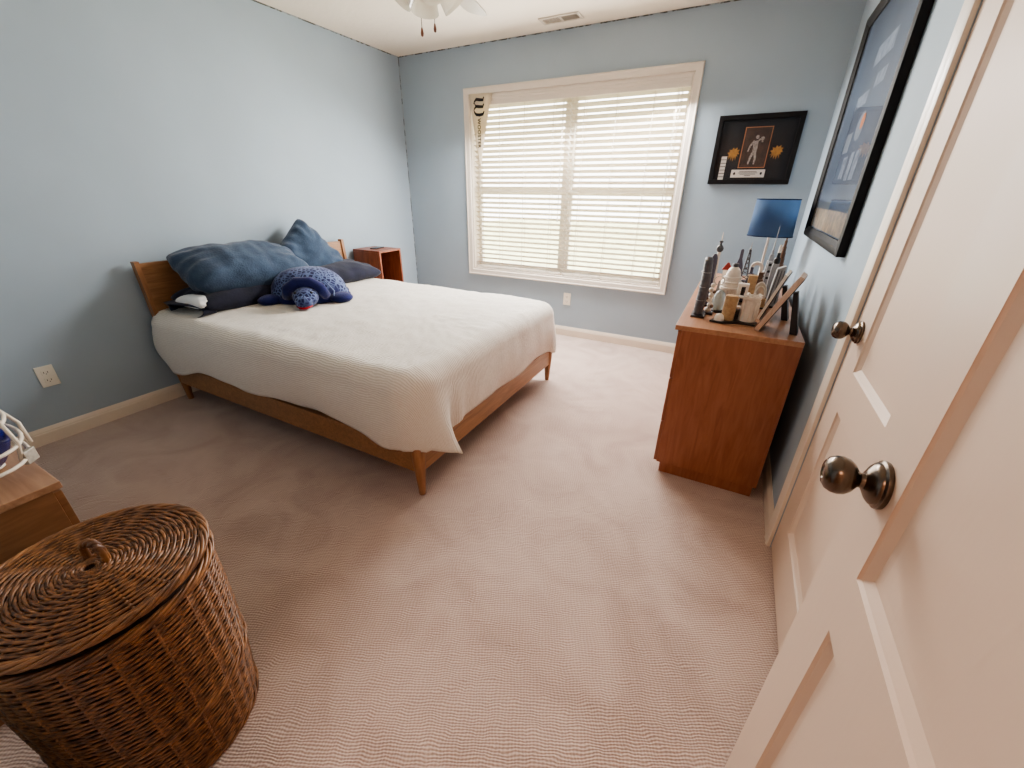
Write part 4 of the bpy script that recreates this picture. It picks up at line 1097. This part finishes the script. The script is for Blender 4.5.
emblem(3.018, 1.562, .040, fr, M['gold']); emblem(3.286, 1.568, .040, fr, M['gold'])

for cx in (3.052, 3.222):
    b = MB(); b.poly([(cx+.009*math.cos(2*PI*i/12)*(1 if i % 2 else .7), D-.0136, 1.437+.011*math.sin(2*PI*i/12)*(1 if i % 2 else .7)) for i in range(12)]); b.build('small_mark', M['black_ink'], pq)
b = MB(); b.bb((2.948, D-.012, 1.398), (2.983, D-.010, 1.548)); tk = b.build('side_strip', M['plaque'], fr)
b = MB()
for k in range(6): b.poly(rect(2.949, 2.982, 1.415+k*.022, 1.419+k*.022, .0125))
b.build('strip_marks', M['black_ink'], tk)
b = MB(); b.poly(rect(ax0+fw, ax1-fw, az0+fw, az1-fw, .020)); b.build('pane', M['picglass'], fr)
local(fr); fr.location.x += .012

# ------------------------------------------------------------------ large framed poster on the right wall
bp_ = empty('framed_poster', (W, 2.6, 1.6)); tag(bp_, 'large black framed blue sports poster on the right wall above the dresser', 'picture')
py0, py1, pz0, pz1, pd = 2.01, 3.13, 1.086, 2.10, .034
b = MB(); fw = .050
prof = [(0, .002), (0, .030), (.010, .034), (.030, .034), (.040, .026), (.050, .022), (.050, .002)]
crn = [((py0, pz0), (1, 1)), ((py1, pz0), (-1, 1)), ((py1, pz1), (-1, -1)), ((py0, pz1), (1, -1))]
for i in range(4):
    (pa, na), (pb, nb) = crn[i], crn[(i+1) % 4]
    b.rings([[(W-d, p[0]+n[0]*a, p[1]+n[1]*a) for a, d in prof] for p, n in ((pa, na), (pb, nb))])
b.build('frame', M['blackwood'], bp_, True, 30)
b = MB(); b.bb((W-.014, py0+.045, pz0+.045), (W-.002, py1-.045, pz1-.045)); b.build('print', M['print_blue'], bp_)
rr = lambda y0, y1, z0, z1, d=.0148: [(W-d, y0, z0), (W-d, y1, z0), (W-d, y1, z1), (W-d, y0, z1)]
b = MB(); b.poly(rr(py0+.05, py1-.05, pz0+.055, pz0+.15)); b.build('lower_band', M['band_tan'], bp_)  # tan strip along the poster bottom, dark strip just above
b = MB(); b.poly(rr(py0+.05, py1-.05, pz0+.15, pz0+.185)); b.build('dark_band', M['mk'], bp_)
b = MB()
for (y0, z0, w, h) in ((2.34, 1.80, .30, .07), (2.32, 1.70, .16, .05), (2.55, 1.66, .22, .05), (2.30, 1.36, .09, .11), (2.42, 1.36, .07, .11), (2.55, 1.37, .10, .09)): b.poly(rr(y0, y0+w, z0, z0+h))
b.build('print_panels', M['print_white'], bp_)
b = MB(); b.poly([(W-.0150, 2.50+.075*math.cos(2*PI*i/20), 1.57+.055*math.sin(2*PI*i/20)) for i in range(20)]); b.poly(rr(2.62, 2.74, 1.48, 1.56)); b.build('print_emblem', M['print_grey'], bp_)
b = MB(); b.poly([(W-.0154, 2.47+.035*math.cos(2*PI*i/20), 1.585+.030*math.sin(2*PI*i/20)) for i in range(20)]); b.build('print_spot', M['print_orange'], bp_)
b = MB(); b.poly(rr(py0+.045, py1-.045, pz0+.045, pz1-.045, .020)); b.build('pane', M['picglass'], bp_)
local(bp_)

# ------------------------------------------------------------------ wicker hamper
wxc, wyc, wh, rt, rb = 2.122, .122, .55, .192, .172
ba = empty('wicker_hamper', (wxc, wyc, 0)); tag(ba, 'round brown wicker laundry hamper with woven lid in the near left corner', 'basket')
NST = 18
def radius(z): f = z/wh; return rb+(rt-rb)*f+.010*math.sin(f*PI)
b = MB(); NR = 84; NS = 120
for k in range(NR):
    z = .012+k*(wh-.04)/(NR-1); r0 = radius(z); ph = PI*(k % 2)
    pts = [(wxc+(r0+.0028*math.cos(NST*a+ph))*math.cos(a), wyc+(r0+.0028*math.cos(NST*a+ph))*math.sin(a), z+.0016*math.sin(3*a+k)) for a in [2*PI*i/NS for i in range(NS)]]
    R_ = [[(p[0]+math.cos(2*PI*j/5)*.0036*math.cos(2*PI*i/NS), p[1]+math.cos(2*PI*j/5)*.0036*math.sin(2*PI*i/NS), p[2]+.0036*math.sin(2*PI*j/5)) for j in range(5)] for i, p in enumerate(pts)]
    vs = [[b.v(q) for q in rg] for rg in R_]
    for i in range(NS):
        for j in range(5): b.face([vs[i][j], vs[(i+1) % NS][j], vs[(i+1) % NS][(j+1) % 5], vs[i][(j+1) % 5]])
b.build('woven_side', M['wicker'], ba, True)
b = MB()
for i in range(NST*2):
    a = 2*PI*(i+.25)/(NST*2)
    if i % 2: continue
    b.tube([(wxc+(radius(z)+.0005)*math.cos(a), wyc+(radius(z)+.0005)*math.sin(a), z) for z in (.004, .14, .28, .42, wh-.02)], .0035, 6)
b.build('stakes', M['wicker_rim'], ba, True)
b = MB(); b.lathe([(radius(z)-.007, z) for z in (.004, .14, .28, .42, wh-.02)], (wxc, wyc, 0), 48); b.build('liner', M['wicker_dark'], ba, True)
def twist(b, r0, z0, rope, strands, turns, amp, c=(wxc, wyc), n=220):
    for s in range(strands):
        pts = []
        for i in range(n):
            a = 2*PI*i/n; q = turns*a+2*PI*s/strands
            pts.append((c[0]+(r0+amp*math.cos(q))*math.cos(a), c[1]+(r0+amp*math.cos(q))*math.sin(a), z0+amp*math.sin(q)))
        b.tube(pts, rope, 6, closed=True)
for z in (.006, .2): 
    b = MB(); twist(b, radius(z)+.004, z+.004, .0036, 3, 9, .0040); b.build('braided_band', M['wicker_rim'], ba, True)
b = MB(); twist(b, radius(wh-.02)+.004, wh-.024, .0042, 5, 6, .0062); b.build('rim', M['wicker_rim'], ba, True)
# lid
ld = empty('lid', (wxc, wyc, wh)); ld.parent = ba; ld.location = (0, 0, wh)
ld_parts = []
b = MB(); NRG = 30
for k in range(NRG):
    r0 = .014+k*(rt-.014)/(NRG-1); zc = .014+.012*math.cos(r0/rt*PI/2); ph = PI*(k % 2); n = max(28, int(110*r0/rt)+24)
    sp = 9
    pts = [(r0*math.cos(a), r0*math.sin(a), zc+.0024*math.cos(sp*a+ph)*min(1, r0/.05)) for a in [2*PI*i/n for i in range(n)]]
    b.tube(pts, .0034, 5, closed=True)
lw = b.build('lid', M['wicker'], ba, True)
bpy.data.objects.remove(ld)
lw.location = (0, 0, wh)
b = MB()
for i in range(18):
    a = 2*PI*i/18
    b.tube([(r*math.cos(a), r*math.sin(a), .013+.012*math.cos(r/rt*PI/2)) for r in (.01, .06, .12, rt)], .0032, 6)
o = b.build('lid_spokes', M['wicker_rim'], lw, True)
b = MB(); b.lathe([(.002, .022), (.08, .019), (.14, .013), (rt-.004, .006), (rt-.004, .002), (.002, .002)], (0, 0, 0), 40); b.build('lid_backing', M['wicker_dark'], lw, True)
b = MB(); twist(b, rt+.003, .011, .0042, 5, 7, .0066, (0, 0)); b.build('lid_rim', M['wicker_rim'], lw, True)
b = MB()
hp = [(-.026, 0, .018), (-.028, 0, .04), (-.026, 0, .062), (-.014, 0, .078), (.006, 0, .082), (.022, 0, .072), (.028, 0, .05), (.027, 0, .018)]
hp = [(x*.85*math.cos(.30)-.01, x*.85*math.sin(.30)+.018, z*.9) for x, y, z in hp]
def smooth_path(p, n=6):
    out = []
    for i in range(len(p)-1):
        p0, p1, p2, p3 = [Vector(p[max(0, min(len(p)-1, i+d))]) for d in (-1, 0, 1, 2)]
        for k in range(n):
            t_ = k/n; out.append(.5*((2*p1)+(p2-p0)*t_+(2*p0-5*p1+4*p2-p3)*t_**2+(3*p1-p0-3*p2+p3)*t_**3))
    return out+[Vector(p[-1])]
sp_ = smooth_path(hp)
b.tube(sp_, .006, 8)
for s in range(2):
    b.tube([(p.x+.0055*math.cos(i*.75+PI*s)*math.sin(.30), p.y-.0055*math.cos(i*.75+PI*s)*math.cos(.30), p.z+.0055*math.sin(i*.75+PI*s)) for i, p in enumerate(sp_)], .0042, 6)
b.build('lid_handle', M['wicker_rim'], lw, True)
for o in list(ba.children):
    if o.name.split('.')[0] != 'lid': o.data.transform(Matrix.Translation((-wxc, -wyc, 0)))

# ------------------------------------------------------------------ chest at the left edge, helmet on it
ch = empty('storage_chest', (1.35, .04, 0)); tag(ch, 'low tan wooden chest at the left edge behind the wicker hamper', 'chest')
cx0, cx1, cy0, cy1, cz_ = .95, 1.741, YF+.02, .201, .60
b = MB(); b.bb((cx0, cy0, cz_-.02), (cx1, cy1, cz_), .002); b.build('top', M['chest_top'], ch)
b = MB(); b.bb((cx0+.004, cy0+.004, .05), (cx1-.003, cy1-.02, cz_-.02), .001); b.build('carcass', M['chest_side'], ch)
b = MB(); b.bb((cx0+.02, cy0+.01, 0), (cx1-.02, cy1-.04, .05)); b.build('plinth', M['chest_side'], ch)
for k in range(2):
    b = MB(); b.bb((cx0+.01, cy1-.02, .06+k*.26), (cx1-.008, cy1-.004, .31+k*.26), .002); dw = b.build('drawer', M['chest_side'], ch)
    b = MB(); b.lathe([(.006, 0), (.007, .012), (.013, .018), (.013, .024), (.006, .027)], ((cx0+cx1)/2, cy1-.004, .19+k*.26), 14, True, 'Y'); b.build('knob', M['pewter'], dw, True, 40)
local(ch)

hl = Vector((1.538, .060, .60)); he = empty('football_helmet', hl); tag(he, 'royal blue helmet with white wire face guard on the tan chest', 'helmet')
hf = Vector((.86, .51, 0)).normalized(); hs = Vector((-hf.y, hf.x, 0))
def HP(a, c, z): return hl+hf*a*1.25+hs*c*1.25+Vector((0, 0, z*1.25))
b = MB(); rg = []
for j in range(15):
    f = j/14; an = -.75+f*(PI/2+.75)
    q = max(math.cos(an), .02); zz = .118+.118*math.sin(an)-.0
    ring = []
    for i in range(32):
        a = 2*PI*i/32
        cut = .05*max(0, math.cos(a))**2*max(0, 1-f*1.7)    # face opening set back
        ring.append(HP((.128*q-cut*1.2)*math.cos(a)-.01, .108*q*math.sin(a), max(.003, zz*.98-.034)))
    rg.append(ring)
b.rings(rg); b.build('shell', M['helmet'], he, True)
b = MB(); b.tube([HP((.128*.76-.05*1.2*max(0, math.cos(2*PI*i/32))**2)*math.cos(2*PI*i/32)-.01, .108*.76*math.sin(2*PI*i/32), .006) for i in range(32)], .004, 6, closed=True); b.build('edge_trim', M['guard'], he, True)
b = MB()
for zz, rx, ry in ((.062, .128, .094), (.098, .130, .094), (.142, .112, .092)):
    b.tube([HP(.03+rx*math.cos(a)*.85, ry*math.sin(a), zz-.02*math.cos(a)) for a in [-PI/2*.92+PI*.92*i/14 for i in range(15)]], .0048, 8)
for s in (-1, 1):
    b.tube([HP(.120, s*.035, .135), HP(.137, s*.032, .085), HP(.126, s*.030, .042)], .0046, 8)
    b.tube([HP(.05, s*.092, .14), HP(.09, s*.088, .10), HP(.10, s*.082, .055)], .0046, 8)
b.build('face_guard', M['guard'], he, True)
b = MB(); b.box(HP(.128, .045, .045), (.012, .036, .036), Matrix.Rotation(.75, 3, 'Z'), .003); b.build('guard_clip', M['clear'], he)
local(he)

# ------------------------------------------------------------------ outdoors
st(MB().bb((-12, D+.5, -.6), (16, D+26, -.5)).build('ground_outside', M['grass']))

# ------------------------------------------------------------------ light
w = bpy.data.worlds.new('sky'); bpy.context.scene.world = w; w.use_nodes = True
nt = w.node_tree; bg = nt.nodes['Background']
bg.inputs['Color'].default_value = (1.0, .98, .93, 1); bg.inputs['Strength'].default_value = 4.2
def area(name, loc, target, sx, sy, power, col):
    l = bpy.data.lights.new(name, 'AREA'); l.shape = 'RECTANGLE'; l.size = sx; l.size_y = sy; l.energy = power; l.color = col
    o = bpy.data.objects.new(name, l); C.objects.link(o); o.location = loc
    o.rotation_euler = (Vector(target)-Vector(loc)).to_track_quat('-Z', 'Y').to_euler(); return o
po = area('window_portal', (mx, D+.18, (wz0+wz1)/2), (mx, 0, (wz0+wz1)/2), wx1-wx0, wz1-wz0, 1, (1, 1, 1))
po.data.cycles.is_portal = True
area('hall_ceiling_lamp', (2.9, YF-.75, 2.40), (2.9, YF-.75, 0), .5, .5, 9, (1.0, .62, .44))
area('added_room_fill', (mx, D-.10, 1.32), (mx, D-2.1, 1.20), 1.78, 1.40, 27, (1.0, .98, .955))  # added fill lamp on the room side of the blinds, boosts the window light
area('added_floor_fill', (mx+.1, D-.22, 1.93), (mx+.22, D-1.05, 0), 1.6, .26, 50, (1.0, .98, .955))  # added lamp tilted down to brighten the floor by the window, no real fixture

# ------------------------------------------------------------------ camera
import json
cam = bpy.data.cameras.new('camera'); co = bpy.data.objects.new('camera', cam); C.objects.link(co)
pit, yaw, rol, foc = .443, .4813, .0112, 404.5718
cp_, sp2, cy_, sy_ = math.cos(pit), math.sin(pit), math.cos(yaw), math.sin(yaw)
f = Vector((-sy_*cp_, cy_*cp_, -sp2)); r = Vector((cy_, sy_, 0)); u = r.cross(f)
r2 = r*math.cos(rol)+u*math.sin(rol); u2 = -r*math.sin(rol)+u*math.cos(rol)
mw = Matrix((r2, u2, -f)).transposed().to_4x4(); mw.translation = (3.1853, 0, 1.2994)
co.matrix_world = mw
cam.sensor_fit = 'HORIZONTAL'; cam.sensor_width = 36; cam.lens = foc/1024*36; cam.clip_start = .02; cam.clip_end = 200
sc = bpy.context.scene; sc.camera = co
sc.view_settings.view_transform = 'AgX'; sc.view_settings.look = 'AgX - Medium High Contrast'; sc.view_settings.exposure = 0.68
sc.cycles.max_bounces = 10; sc.cycles.diffuse_bounces = 6; sc.cycles.transparent_max_bounces = 16
